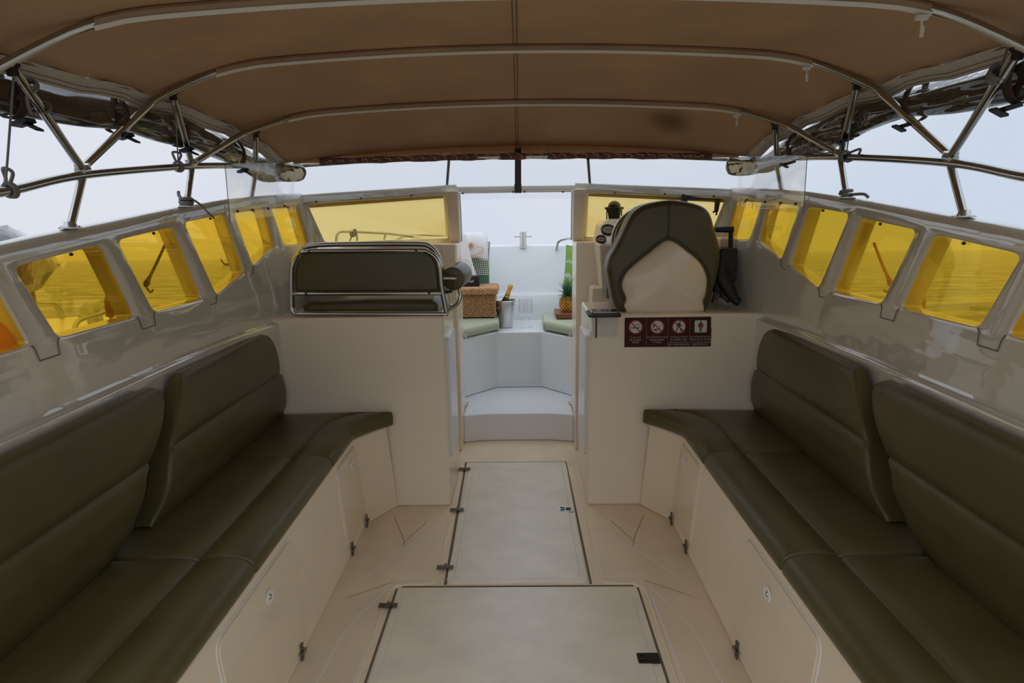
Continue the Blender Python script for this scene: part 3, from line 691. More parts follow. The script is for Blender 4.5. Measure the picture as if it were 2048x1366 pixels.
# ================================================================ STEEL CANOPY FRAME
ft=thing('awning_support','polished stainless steel canopy frame of bows, struts, side rails and posts','frame',(0,1.9,1.4))
for i,a in enumerate(ARCS):
    g=G(); n=40; pts=[arc_pt(a,a['xe']*.985*(-1+2*k/n)) for k in range(n+1)]
    J=Vector(a['j']); e=pts[-1]
    def leg(s): 
        b=mir(pts[-1],s); c=mir(J,s); d=(c-b)
        return [b+d*.12+Vector((s*.008,0,-.002)),b+d*.3+Vector((s*.012,0,0)),b+d*.6+Vector((s*.006,0,0)),c]
    full=leg(-1)[::-1]+pts+leg(1); full=spline([full[0],full[1],full[2],full[3]]+pts[2:-2:2]+full[-4:],4)
    g.tube(full,.0118,14); g.obj('bow',M['steel'],ft)
# side rails
def rail_pts(s): return spline([(s*1.28,-.6,1.38),(s*1.285,.6,1.435),(s*1.283,1.3,1.475),(s*1.28,1.64,1.510),(s*1.278,1.965,1.569),(s*1.243,2.56,1.632),(s*1.20,3.02,1.662),(s*1.12,3.30,1.680),(s*.98,3.40,1.695),(s*.6,3.45,1.716),(0,3.47,1.722)],8)
g=G(); lp=rail_pts(-1); rp_=rail_pts(1); g.tube(lp+rp_[::-1][1:],.0125,14); g.obj('side_rail',M['steel'],ft)
g=G(); g.tube([front_tube(u) for u in us],.021,14,rs=[.0150+.0022*math.sin(k*.9)+.001*math.sin(k*2.3) for k in range(61)]); g.obj('rail_sleeve',M['sleeve'],ft)
for s in(-1,1):
    # struts (joint -> next bow aft), posts and fittings
    def top(i,x): 
        p=arc_pt(ARCS[i],x); return (p.x,p.y,p.z-.014)
    for (J,T,B) in (((1.285,1.30,1.52),top(0,1.13),(1.27,1.24,1.352)),
                    ((1.28,1.97,1.585),top(1,1.125),(1.284,1.885,1.418)),
                    ((1.243,2.56,1.642),top(2,1.145),(1.245,2.49,1.482)),
                    ((1.195,3.06,1.655),top(3,1.115),(1.21,3.00,1.497))):
        g=G(); g.tube([mir(J,s),mir(T,s)],.0115,14); g.obj('strut',M['steel'],ft)
        g=G(); a=mir(J,s); b=mir(B,s); g.tube([a+Vector((0,0,-.012)),b],.0115,14)
        po=g.obj('post',M['steel'],ft)
        g=G(); g.lathe([(0,0),(.030,0),(.030,.004),(.018,.007),(.014,.02),(0,.02)],b+Vector((0,0,-.004)),n=24)
        for q in(-1,1): g.lathe([(.005,0),(.004,.003),(0,.003)],b+Vector((q*.021,q*.006,.001)),n=8)
        g.obj('post_base',M['steelb'],po)
        g=G(); g.lathe([(0,-.018),(.016,-.016),(.016,.016),(0,.018)],a+Vector((0,0,-.002)),axis=(0,1,.2),n=14); g.lathe([(0,-.022),(.006,-.022),(.006,.022),(0,.022)],a+Vector((0,0,.012)),axis=(1,0,0),n=10)
        g.obj('rail_clamp',M['steelb'],ft)
        g=G(); t=mir(T,s); g.obox(t+Vector((0,.002,-.010)),(.010,0,0),(0,.006,0),(0,0,.014)); g.lathe([(0,-.018),(.006,-.018),(.006,.018),(0,.018)],t,axis=(1,0,0),n=10); g.obj('hinge_fitting',M['darkm'],ft)
# rolled clear side curtains
for s in(-1,1):
    sd='left' if s<0 else 'right'
    path=spline([(s*1.255,.2,1.735),(s*1.258,1.0,1.745),(s*1.258,1.45,1.748),(s*1.258,1.87,1.752),(s*1.255,2.18,1.764),(s*1.248,2.40,1.759),(s*1.240,2.66,1.737),(s*1.218,2.94,1.698),(s*1.19,3.14,1.655),(s*1.12,3.25,1.645),(s*1.04,3.30,1.65)],9)
    L=len(path); random.seed(3+s)
    ph=[random.random()*6 for _ in range(6)]
    g=G(); rings=[]
    for i,p in enumerate(path):
        t=(path[min(i+1,L-1)]-path[max(i-1,0)]).normalized(); n_=Vector((0,0,1)); n_=(n_-t*n_.dot(t)).normalized(); b=t.cross(n_); ring=[]
        for k in range(28):
            a=2*PI*k/28; f=i/8
            rr=.040+.006*math.sin(2*a+f*1.3+ph[0])+.004*math.sin(3*a-f*2.1+ph[1])+.003*math.sin(5*a+f*1.7+ph[2])+.005*math.sin(f*1.1+ph[3])
            if i>L-14: rr*=lerp(1,.8,(i-(L-14))/13)
            if i>L-5: rr*=(.96,.86,.65,.3)[i-L+4]
            ring.append(p+(n_*math.sin(a)*1.25+b*math.cos(a)*.85)*rr)
        rings.append(ring)
    g.loft(rings); rc=g.obj('rolled_curtain',M['roll'],angle=180); tag(rc,'rolled-up clear vinyl side curtain strapped under the %s canopy edge'%sd,'curtain',group='rolled clear side curtains')
    for yy,tail in ((1.70,.10),(2.12,.05),(2.47,.03),(2.90,.04)):
        i=min(range(L),key=lambda q:abs(path[q].y-yy) if q<L-20 else 9); p=path[i]
        g=G(); rr=[]
        for k in range(25):
            a=2*PI*k/24; q=p+Vector((math.cos(a)*.041*s,0,math.sin(a)*.058)); rr.append([q+Vector((0,-.015,0)),q+Vector((0,.015,0))])
        g.loft(rr,closed=False,cap=False); st=g.obj('curtain_strap',M['strap'],None,solid=.003,angle=180); st.parent=rc; st.location=st.location-rc.location
        g=G(); g.obox(p+Vector((-s*.03,-.005,-.068)),(.020,0,.006),(0,.018,0),(-.002,0,.005)); g.obox(p+Vector((-s*.05,.0,-.078)),(.016,0,-.008),(0,.014,0),(0,0,.003))
        g.obj('strap_buckle',M['dark'],None).name='strap_buckle'; q=bpy.data.objects[[o.name for o in COL.objects][-1]]
        q.parent=rc; q.location=q.location-rc.location
# ropes on the frame
def knot(g,c,axis,R0,r,n=3,step=.012):
    A=Vector(axis).normalized()
    for k in range(n): g.torus(Vector(c)+A*(k-(n-1)/2)*step,A+Vector((.1*math.sin(k*2),.12*math.cos(k*3),.1)),R0+.002*(k%2),r,18,7)
def rope(name,label,segs,knots,grp=None,tails=()):
    g=G()
    for P,rr in segs: g.tube(spline(P,5) if len(P)>2 else P,rr,7)
    for c,ax,R0,r,n in knots: knot(g,c,ax,R0,r,n,r*1.9)
    for P,rr in tails: g.tube(spline(P,5),rr,7)
    return tag(g.obj(name,M['rope']),label,'rope',grp)
def railz(y): return interp(y,[-.6,.6,1.3,1.64,1.965,2.56,3.02],[1.38,1.435,1.475,1.510,1.569,1.632,1.662])
rope('tie_rope','grey rope hanging beside the leftmost strut, knotted on the left rail',[([(-1.165,1.60,1.79),(-1.275,1.66,1.54)],.0028)],[((-1.28,1.675,1.516),(0,1,.15),.0165,.0045,2),((-1.152,1.625,1.757),(.155,-.42,.205),.0145,.0035,3),((-1.18,1.70,1.718),(.155,-.42,.205),.0145,.003,2)],tails=[([(-1.275,1.67,1.53),(-1.27,1.68,1.56),(-1.285,1.67,1.57),(-1.29,1.68,1.545),(-1.28,1.66,1.53)],.0045),([(-1.152,1.62,1.745),(-1.175,1.64,1.73),(-1.19,1.67,1.70),(-1.18,1.69,1.71)],.004)])
rope('tie_rope','thin grey rope dropping from the second left strut to a knot on the rail',[([(-1.15,2.30,1.83),(-1.243,2.46,1.64)],.0025)],[((-1.25,2.47,1.625),(0,1,.1),.0165,.0045,2)],tails=[([(-1.25,2.47,1.64),(-1.24,2.48,1.67),(-1.26,2.46,1.675),(-1.25,2.46,1.64)],.0045)])
rope('tie_rope','grey rope wound round the foot of the left post with a loose end',[],[((-1.245,2.49,1.495),(0,0,1),.020,.006,3)],tails=[([(-1.24,2.48,1.50),(-1.225,2.50,1.505),(-1.20,2.52,1.48),(-1.175,2.50,1.46),(-1.165,2.53,1.435)],.004),([(-1.25,2.48,1.50),(-1.27,2.49,1.52),(-1.275,2.50,1.535)],.006)])
rope('tie_rope','grey rope from the second right strut knotted on the right rail',[([(1.15,2.30,1.83),(1.235,2.50,1.64)],.0025)],[((1.24,2.52,1.632),(0,1,.1),.0165,.0045,3)],tails=[([(1.24,2.52,1.65),(1.20,2.60,1.65),(1.17,2.66,1.66),(1.16,2.68,1.68)],.003),([(1.24,2.50,1.64),(1.255,2.44,1.65),(1.25,2.46,1.62),(1.24,2.50,1.61)],.0045)])
rope('tie_rope','grey rope wound round the foot of the right post',[],[((1.245,2.495,1.492),(0,0,1),.019,.006,3)],tails=[([(1.25,2.47,1.49),(1.262,2.40,1.49),(1.268,2.38,1.478)],.0055)])
rope('tie_rope','grey rope whipped round the top of the rightmost strut',[([(1.12,1.56,1.81),(1.15,1.62,1.77)],.003)],[((1.157,1.64,1.75),(-.155,-.42,.205),.017,.0045,4)])

# ================================================================ CLEAR WIND DEFLECTOR
vt=thing('wind_deflector','clear curved plastic wind deflector bolted along the windscreen top','windscreen extension',(0,3.3,1.5))
bl=[(-1.222,2.80,1.478),(-1.195,3.02,1.487),(-1.155,3.22,1.499),(-1.10,3.41,1.520),(-.75,3.555,1.546),(-.394,3.688,1.562),(0,3.735,1.570)]
bl=bl+[(-x,y,z) for x,y,z in bl[:-1][::-1]]; bl=spline(bl,6)
L=len(bl); g=G(); rr=[]
for i,p in enumerate(bl):
    u=abs(2*i/(L-1)-1); h=.19+.0*u; e=min(i,L-1-i)/6.0
    if e<1: h*=(.93+.07*math.sqrt(max(0,1-(1-e)**2)))
    d=Vector((0,0,0)); n_=Vector((p.x*.35,.9,0)).normalized()
    rr.append([p+n_*a+Vector((0,0,b)) for a,b in ((-.022,-.058),(-.020,-.02),(-.016,.03),(-.03,h*.55),(-.055,h+.01-.02*u))])
g.loft(rr,closed=False,cap=False); g.obj('clear_sheet',M['clear'],vt,angle=180)
g=G(); ed=[r[-1] for r in rr]; g.tube(rr[0],.0016,5); g.obj('sheet_edge',M['seal'],vt); g=G(); g.tube(rr[-1],.0016,5); g.obj('sheet_edge',M['seal'],vt)
# (bolts)
for px,py in ((476,412),(506,407),(536,406),(570,402),(631,396),(722,389),(823,384),(925,380),(1024,377),(1049,376),(1128,376),(1230,378),(1332,380),(1425,384),(1493,388),(1530,392),(1561,393),(1591,400)):
    best=None
    for i in range(L-1):
        for q in range(4):
            p=lerp(rr[i][1],rr[i+1][1],q/4); d=p-EYE; 
            x=1024+F_PX*d.dot(CR)/d.dot(CF)
            if best is None or abs(x-px)<best[0]: best=(abs(x-px),p,i)
    p=best[1]; n_=Vector((p.x*.35,.9,0)).normalized()
    g=G(); g.lathe([(0,.0),(.006,0),(.006,.003),(.004,.007),(0,.007)],p-n_*.001+Vector((0,0,.0)),-n_,8); g.obj('bolt',M['darkm'],vt)
for px,w_ in ((898,.006),(1036,.018),(1176,.006)):
    g=G(); 
    if w_>.01:
        a=at(px,294,'Y',3.44); b=at(px,386,'Y',3.705); g.tube([a,a],.001) if False else None
        g.hexa([b+Vector((-w_,0,0)),b+Vector((w_,0,0)),b+Vector((w_,.004,0)),b+Vector((-w_,.004,0))],[a+Vector((-w_*.9,0,0)),a+Vector((w_*.9,0,0)),a+Vector((w_*.9,.004,0)),a+Vector((-w_*.9,.004,0))])
        g.box((b.x-w_*1.1,b.y-.004,b.z),(b.x+w_*1.1,b.y+.004,b.z+.05))
    else:
        a=at(px,318,'Y',3.45); b=at(px+(-4 if px<1000 else 4),371,'Y',3.73); g.tube([a,b],.0075,8); g.obox(b+Vector((0,0,.0)),(.02,0,0),(0,.01,0),(0,0,.003))
    g.obj('stay',M['darkm'],vt,bevel=.001 if w_>.01 else 0)
# ================================================================ STEEL FRAMED SEAT (left box)
t=thing('passenger_chair','olive seat in a bent stainless tube frame on the left seat box','seat',(-.72,3.2,.955))
def P2(px,py,y): return at(px,py,'Y',y)
Y0=3.075
loop=rnd_path([P2(890,628,Y0),P2(866,493,Y0+.03),P2(600,497,Y0+.03),P2(584,520,Y0),P2(583,627,Y0)],.075,8)
g=G(); outer=[P2(895,628,Y0),P2(590,628,Y0),P2(583,618,Y0),P2(583,545,Y0),P2(586,524,Y0),P2(596,510,Y0),P2(615,503,Y0),P2(700,502,Y0),P2(832,501,Y0),P2(855,504,Y0),P2(872,517,Y0),P2(880,540,Y0),P2(884,580,Y0),P2(893,625,Y0)]
g.tube(rnd_path(outer[:3],.02)+spline(outer[2:],5)[1:],.0115,14); g.obj('front_hoop',M['steel'],t)
g=G(); Yb=3.16; o2=[P2(584,615,Yb),P2(586,540,Yb),P2(592,516,Yb),P2(606,497,Yb),P2(640,490,Yb),P2(740,488,Yb),P2(830,488,Yb),P2(858,492,Yb),P2(876,512,Yb),P2(884,540,Yb),P2(890,575,Yb),P2(898,615,Yb)]
g.tube(spline(o2,5),.0125,14); g.obj('rear_hoop',M['steelb'],t)
g=G(); g.tube([P2(584,588,Y0),P2(883,586,Y0)],.0115,14); g.obj('cross_bar',M['steel'],t)
for px,py in((612,588),(858,586),(618,504),(832,501)):
    g=G(); g.lathe([(0,0),(.0065,0),(.005,.003),(0,.004)],P2(px,py,Y0-.0115),(0,-1,0),12); g.obj('screw',M['dark'],t)
# pad between the tubes
g=G(); pad=spline([P2(590,584,3.10),P2(589,550,3.10),P2(594,522,3.10),P2(610,505,3.10),P2(640,500,3.10),P2(740,499,3.10),P2(838,500,3.10),P2(862,507,3.10),P2(875,530,3.10),P2(880,582,3.10)],6)
def outline_block(g,poly,y0,y1,r,bulge=0):
    c=sum(poly,Vector())/len(poly); rings=[]; n=5; st=[]
    for k in range(n+1):
        a=PI/2*k/n; st.append((y0+r*(1-math.sin(a)),r*(1-math.cos(a))))
    st=[(y0+r*(1-math.sin(PI/2*k/n)),r*(1-math.cos(PI/2*k/n))) for k in range(n,-1,-1)]
    seq=[(y0,r)]+[(y0+r*(1-math.cos(PI/2*k/n)),r*(1-math.sin(PI/2*k/n))) for k in range(1,n+1)]
    seq=seq+[(y1-(y-y0),e) for y,e in seq[::-1]]
    def shr(p,e,y):
        d=Vector((p.x-c.x,0,p.z-c.z)); l=d.length; q=c+d*((l-e)/l); return Vector((q.x,y+(p.y-c.y),q.z))
    if bulge:
        for f in (.25,.5,.75,.9): rings.append([Vector((c.x+(p.x-c.x)*f,0,c.z+(p.z-c.z)*f)) for p in poly]); 
        for r_,f in zip(rings,(.25,.5,.75,.9)):
            for q in r_: q.y=y0-bulge*(1-f**2.2)
    rings+= [[shr(p,e,y) for p in poly] for y,e in seq]
    g.loft(rings); return g
outline_block(g,pad,3.088,3.15,.02,.004); g.obj('back_pad',M['vinyl'],t)
g=G(); outline_block(g,[Vector((x,0,z)) for x,z in ((-1.055,.985),(-1.06,1.02),(-1.045,1.04),(-.72,1.046),(-.41,1.042),(-.385,1.03),(-.385,.985))],3.22,3.52,.02); 
g=G(); g.loft([[Vector((x,y,z+(max(0,y-3.15)*.24 if z>1.01 else 0))) for x,z in ((-1.055+e,.965),(-1.06+e,1.0),(-1.03+e,1.022-q),(-.72,1.028-q),(-.41-e,1.024-q),(-.385-e,1.0),(-.385-e,.965))] for y,e,q in ((3.14,.02,.025),(3.15,.004,.006),(3.17,0,0),(3.44,0,0),(3.47,.004,.006),(3.485,.02,.025))])
g.obj('seat_cushion',M['vinyl'],t)
g=G(); g.loft([[Vector((x,y,z+(y-3.30)*.27)) for x,z in ((-1.00+e,1.048),(-.99+e,1.078-q),(-.72,1.084-q),(-.42-e,1.078-q),(-.41-e,1.048))] for y,e,q in ((3.30,.02,.02),(3.315,.004,.005),(3.34,0,0),(3.46,0,0),(3.48,.01,.012))])
g.obj('folded_pad',M['vinyl'],t)
g=G(); g.tube(rnd_path([P2(880,556,3.10),P2(898,556,3.10),P2(914,556,3.10)]+[P2(914,556,3.16)],.02),.010,12); g.tube(spline([P2(917,575,3.14),P2(921,592,3.14),P2(914,608,3.13),P2(900,618,3.11),P2(893,628,3.09)],6),.0105,12)
ar=g.obj('arm_tube',M['steel'],t)
c0=P2(905,558,3.11); c1=P2(917,552,3.11)+Vector((0,.16,0)); ax=(c1-c0).normalized(); L_=(c1-c0).length
g=G(); g.lathe([(0,0),(.050,0),(.057,.004),(.0585,.012),(.0585,L_-.012),(.055,L_),(0,L_)],c0,ax,32); g.obj('arm_bolster',M['vinylpale'] if False else M['vinyl'],t)
g=G(); g.tube([c0+Vector((.002,-.004,-.01)),c0+Vector((-.006,-.006,-.04)),c0+Vector((.004,-.004,-.06))],.0015,5); g.obox(c0+Vector((-.025,-.003,-.062)),(.022,0,.004),(0,.004,0),(-.001,0,.007)); g.obj('pull_tab',M['seam'],t)

# ================================================================ HELM SEAT
t=thing('helm_chair','olive and cream bucket helm seat seen from behind, on the right seat box','seat',(.70,3.25,.95))
YS=3.10
def PX(l,y=YS): return [at(a,b,'Y',y) for a,b in l]
outl=PX([(1247,627),(1232,619),(1224,600),(1220,580),(1215,552),(1213,538),(1217,515),(1228,495),(1240,472),(1250,450),(1262,428),(1280,413),(1305,405),(1338,400),(1370,403),(1398,410),(1414,420),(1423,438),(1428,458),(1436,483),(1440,508),(1437,535),(1432,560),(1424,585),(1416,610),(1408,627)],3.16)
outl=spline(outl,3,closed=False)
g=G(); outline_block(g,outl,3.13,3.30,.035,.004); g.obj('seat_wrap',M['vinyl'],t)
shell=PX([(1262,627),(1253,620),(1250,612),(1254,598),(1247,580),(1246,566),(1253,548),(1268,532),(1285,518),(1303,504),(1320,490),(1338,481),(1356,488),(1374,502),(1392,516),(1406,533),(1414,552),(1415,570),(1412,590),(1407,603),(1409,615),(1402,625),(1330,628)],3.10)
shell=spline(shell,3,closed=True)
g=G(); c=sum(shell,Vector())/len(shell); rings=[]
for f in (.02,.3,.55,.75,.88,.96,1.0,1.0,.98):
    k=len(rings); y=[3.058,3.06,3.068,3.078,3.088,3.098,3.112,3.14,3.20][k]
    rings.append([Vector((c.x+(p.x-c.x)*f,y,c.z+(p.z-c.z)*f)) for p in shell])
g.loft(rings); g.obj('seat_shell',M['gel'],t,angle=180)
# piping between shell and wrap
g=G(); pp=[Vector((c.x+(p.x-c.x)*1.035,3.128,c.z+(p.z-c.z)*1.035)) for p in shell[2:-4]]; g.tube(pp,.004,8); g.obj('piping',M['vinyl'],t)
g=G(); g.tube(spline([P2(1338,403,3.125),P2(1338,440,3.122),P2(1337,478,3.118)],4),.0016,5); g.tube([Vector((c.x+(p.x-c.x)*1.09,3.124,c.z+(p.z-c.z)*1.09)) for p in shell[8:-10]],.0016,5); g.obj('stitched_seam',M['seam'],t)
g=G(); g.hexa([(.50,3.2,.96),(.93,3.2,.96),(.90,3.42,.96),(.53,3.42,.96)],[(.50,3.2,1.06),(.93,3.2,1.06),(.90,3.43,1.08),(.53,3.43,1.08)]); g.obj('seat_base',M['vinyl'],t,bevel=.03,seg=4)
for s in(-1,1):
    g=G(); x=.715+s*.22; outline_block(g,[Vector((x+a,0,z)) for a,z in ((-.035,1.0),(-.04,1.16),(-.02,1.19),(.02,1.19),(.04,1.16),(.035,1.0))],3.28,3.44,.02); g.obj('seat_arm',M['vinyl'],t)
# ---- steering wheel
wc=P2(1303,487,3.46); wn=Vector((0,-1,.35)).normalized()
t=thing('steering_wheel','chrome rimmed steering wheel half hidden behind the helm seat','steering wheel',tuple(wc))
g=G(); g.torus(wc,wn,.205,.0125,56,12); g.obj('rim',M['steel'],t)
g=G(); g.torus(wc+wn*-.004,wn,.19,.006,56,8); g.obj('rim_grip',M['darkm'],t)
g=G(); u=Vector((1,0,0)); v=wn.cross(u)
for a in(90,210,330): g.tube([wc-wn*.03,wc-wn*.03+(u*math.cos(R(a))+v*math.sin(R(a)))*.1,wc+(u*math.cos(R(a))+v*math.sin(R(a)))*.19],.008,8)
g.obj('spoke',M['steel'],t)
g=G(); g.lathe([(0,-.07),(.04,-.07),(.045,-.03),(.04,-.02),(0,-.018)],wc,wn,24); g.obj('hub',M['darkm'],t)
# ---- compass
cc=at(1228,447,'Y',3.74); cc.z=1.382
t=thing('compass','black dome compass on the helm dash under the yellow windscreen','compass',tuple(cc))
g=G(); g.lathe([(0,0),(.040,0),(.043,.008),(.038,.012),(.048,.075),(.056,.09),(.056,.1),(.048,.104),(0,.104)],cc,n=32); g.obj('compass_body',M['dark'],t)
g=G(); g.lathe([(.046,.104)]+[(.046*math.cos(R(a)),.104+.045*math.sin(R(a))) for a in range(10,91,10)],cc,n=32); g.obj('dome',M['clear'] if False else glassy('compass_dome_glass',(.30,.30,.16)),t)
g=G(); g.lathe([(0,.100),(.040,.104),(.038,.122),(.030,.134),(.012,.140),(0,.141)],cc,n=24); cd=g.obj('compass_card',M['darkm'],t)
g=G()
for a in range(0,360,30): g.obox(cc+Vector((.0405*math.cos(R(a)),.0405*math.sin(R(a)),.113)),(.0015,0,0),(0,.0015,0),(0,0,.005))
g.obj('card_marks',M['line'],cd)
g=G(); 
for s in(-1,1): g.obox(cc+Vector((s*.052,0,.045)),(.003,0,0),(0,.012,0),(0,0,.048)); g.lathe([(0,-.006),(.009,-.006),(.009,.006),(0,.006)],cc+Vector((s*.060,0,.094)),(1,0,0),12)
g.box((cc.x-.052,cc.y-.012,cc.z-.003),(cc.x+.052,cc.y+.012,cc.z+.004)); g.obj('bracket',M['dark'],t)
for ob in list(t.children): ob.scale=(.8,.8,.76)
# ---- bracket on windscreen header
t=thing('header_bracket','black U shaped metal bracket hanging from the windscreen top above the helm','bracket',tuple(at(1400,400,'Y',3.55)))
yb=3.50
g=G(); a=at(1363,396,'Y',yb); b=at(1440,398,'Y',yb); w3=.008
g.tube([],.01) if False else None
g.box((a.x,yb-.012,a.z-.012),(b.x,yb+.012,a.z+.004)); g.box((a.x-.002,yb-.012,a.z-.06),(a.x+.03,yb+.012,a.z)); 
g.hexa([(b.x-.026,yb-.01,a.z-.075),(b.x-.008,yb-.01,a.z-.075),(b.x-.008,yb+.01,a.z-.075),(b.x-.026,yb+.01,a.z-.075)],[(b.x-.026,yb-.012,a.z),(b.x+.002,yb-.012,a.z),(b.x+.002,yb+.012,a.z),(b.x-.026,yb+.012,a.z)])
g.torus((b.x-.024,yb,a.z-.082),(0,1,0),.010,.005,14,8,a0=R(200),a1=R(420)); g.box((a.x,yb-.01,a.z),(a.x+.06,yb+.10,a.z+.02))
g.obj('bracket_arm',M['dark'],t,bevel=.002)
# ---- throttle
tc_=at(1447,520,'Y',3.27); t=thing('throttle_control','black engine throttle box with T handle right of the helm seat','throttle',tuple(tc_))
g=G(); a=at(1436,500,'Y',3.27); b=at(1468,560,'Y',3.27); g.box((a.x,3.23,b.z),(b.x,3.35,a.z+.01)); g.hexa([(a.x-.02,3.26,b.z-.06),(b.x-.02,3.26,b.z-.06),(b.x-.02,3.36,b.z-.06),(a.x-.02,3.36,b.z-.06)],[(a.x,3.24,b.z),(b.x,3.24,b.z),(b.x,3.35,b.z),(a.x,3.35,b.z)]); g.obj('control_box',M['dark'],t,bevel=.008)
g=G(); h0=at(1430,459,'Y',3.27); h1=at(1466,459,'Y',3.27); g.tube([h0,h1],.016,12,rs=[.013,.017]); g.tube([at(1462,462,'Y',3.27),at(1461,500,'Y',3.27),at(1462,512,'Y',3.27)],.012,10); g.obj('lever',M['dark'],t)
g=G(); a=at(1437,475,'Y',3.38); b=at(1462,600,'Y',3.38); g.box((a.x,3.34,b.z-.04),(b.x,3.46,a.z)); g.obj('mount_plinth',M['gel'],t,bevel=.01)
# tangle of black cables / gloves hanging
t=thing('cable_bundle','black cable and hand strap bundle hanging from the throttle box','cable',tuple(at(1450,570,'Y',3.22)))
g=G(); p=at
g.tube(spline([p(1450,540,'Y',3.22),p(1455,560,'Y',3.21),p(1462,580,'Y',3.19),p(1472,600,'Y',3.17),p(1477,604,'Y',3.17)],6),.02,12,rs=None); 
g.obj('strap_end',M['dark'],t)
g=G(); pts=spline([p(1444,520,'Y',3.22),p(1440,545,'Y',3.21),p(1446,560,'Y',3.20),p(1455,575,'Y',3.19),p(1464,590,'Y',3.18),p(1472,602,'Y',3.17)],6); n_=len(pts); g.tube(pts,.03,14,rs=[lerp(.022,.036,math.sin(PI*min(1,k/n_*1.05))) for k in range(n_)]); g.obj('hand_strap',M['dark'],t)
random.seed(5)
for k in range(7):
    a=p(1438+random.random()*14,515+random.random()*12,'Y',3.22); b=p(1428+random.random()*34,560+random.random()*20,'Y',3.19+random.random()*.03); c=p(1424+random.random()*34,590+random.random()*18,'Y',3.18)
    g=G(); g.tube(spline([a,b,c,c+Vector((.01,0,.03))],6),.005,6); g.obj('cable',M['dark'],t)
# clear plastic bag / cup on the box top
t=thing('plastic_bag','crumpled clear plastic bag lying on the seat box right of the helm seat','bag',tuple(p(1432,620,'Y',3.2)))
g=G(); c=p(1430,616,'Y',3.22); rings=[]
for i in range(7):
    z=c.z-.035+.012*i; rr=.07*math.cos(i/7*1.4)
    rings.append([Vector((c.x+math.cos(2*PI*k/14)*rr*(1+.25*math.sin(k*2.3+i)),c.y+math.sin(2*PI*k/14)*rr*(1+.2*math.cos(k*1.7-i)),max(z,.957))) for k in range(14)])
g.loft(rings); g.obj('bag_film',M['clear'],t,angle=20)

# ================================================================ WARNING SIGN
def text_mesh(g,s,size,c,align='CENTER',xdir=Vector((1,0,0)),zdir=Vector((0,0,1)),off=0.0,maxw=None,italic=0,bold=0):
    cu=bpy.data.curves.new('txt','FONT'); cu.body=s; cu.size=size; cu.align_x=align; cu.shear=italic; cu.offset=bold; cu.resolution_u=3
    ob=bpy.data.objects.new('txt',cu); COL.objects.link(ob)
    dg=bpy.context.evaluated_depsgraph_get(); me=bpy.data.meshes.new_from_object(ob.evaluated_get(dg))
    xs=[v.co.x for v in me.vertices] or [0]; k=1
    if maxw and max(xs)-min(xs)>maxw: k=maxw/(max(xs)-min(xs))
    nd=xdir.cross(zdir)
    g.add([Vector(c)+xdir*v.co.x*k+zdir*v.co.y+nd*off for v in me.vertices],[tuple(p.vertices) for p in me.polygons])
    bpy.data.objects.remove(ob); bpy.data.curves.remove(cu); bpy.data.meshes.remove(me)
M['signbrown']=mat('dark_maroon_sign',(.060,.016,.010),.6,spec=.2)
M['signwhite']=mat('sign_white',(.62,.60,.52),.4)
M['signred']=mat('sign_red',(.30,.010,.014),.4)
M['signblack']=mat('sign_black',(.012,.010,.010),.4)
M['signtext']=mat('sign_lettering',(.42,.36,.31),.5)
SX0,SX1,SZ0,SZ1=.517,.931,.797,.940
def face_y(z): return 3.0+.05*z/.955
t=thing('warning_sign','dark maroon four panel safety sign with red prohibition symbols','sign',((SX0+SX1)/2,face_y(.87)-.004,SZ0))
def sp(u,v,off=0): # u,v in metres from lower left
    z=SZ0+v; return Vector((SX0+u,face_y(z)-.003-off,z))
W=SX1-SX0; Hh=SZ1-SZ0
g=G(); P=[(0,0),(W-.001,0),(W,.08),(W-.003,.095),(W-.003,Hh-.004),(W-.006,Hh),(0,Hh-.001)]
g.hexa([sp(u,v,-.002) for u,v in P],[sp(u,v,.0005) for u,v in P]); pl=g.obj('sign_plate',M['signbrown'],t,smooth=False)
pw=W/4; cx=[pw*(.5+i) for i in range(4)]; cv=.097; rr=.036
def disc(g,cu,cv_,r,off,n=36,r0=0,a0=0,a1=360):
    if r0: 
        g.loft([[sp(cu+q*math.cos(R(a0+(a1-a0)*k/n)),cv_+q*math.sin(R(a0+(a1-a0)*k/n)),off) for k in range(n+1)] for q in(r0,r)],closed=False,cap=False)
    else: g.add([sp(cu+r*math.cos(2*PI*k/n),cv_+r*math.sin(2*PI*k/n),off) for k in range(n)],[tuple(range(n))])
def poly(g,c,pts,off): g.add([sp(c[0]+u,c[1]+v,off) for u,v in pts],[tuple(range(len(pts)))])
def seg(g,c,a,b,w_,off):
    a=Vector(a);b=Vector(b);d=(b-a).normalized();n_=Vector((-d.y,d.x))*w_/2; poly(g,c,[a-n_,b-n_,b+n_,a+n_],off)
WG=[G() for _ in range(4)]; RG=[G() for _ in range(4)]; KG=[G() for _ in range(4)]
for i in range(3):
    disc(WG[i],cx[i],cv,.030,.0012); disc(RG[i],cx[i],cv,.0345,.0016,r0=.0285); seg(RG[i],(cx[i],cv),(-.021,.021),(.021,-.021),.0055,.0016)
WG[3].add([sp(cx[3]-.029+a,cv-.029+b,.0012) for a,b in rrect(0,0,.058,.058,.006)],[tuple(range(20))])
# no smoking
k_g=KG[0]; c=(cx[0],cv); poly(k_g,c,[(-.023,-.006),(.017,-.006),(.017,-.001),(-.023,-.001)],.0014); poly(k_g,c,[(.0185,-.006),(.022,-.006),(.022,-.001),(.0185,-.001)],.0014)
for o_ in(0,.006):
    q=[(-.004+o_,.017),(.000+o_,.011),(.006+o_,.012),(.012+o_,.013),(.017+o_*.6,.007)]
    for a,b in zip(q,q[1:]): seg(k_g,c,a,b,.0016,.0014)
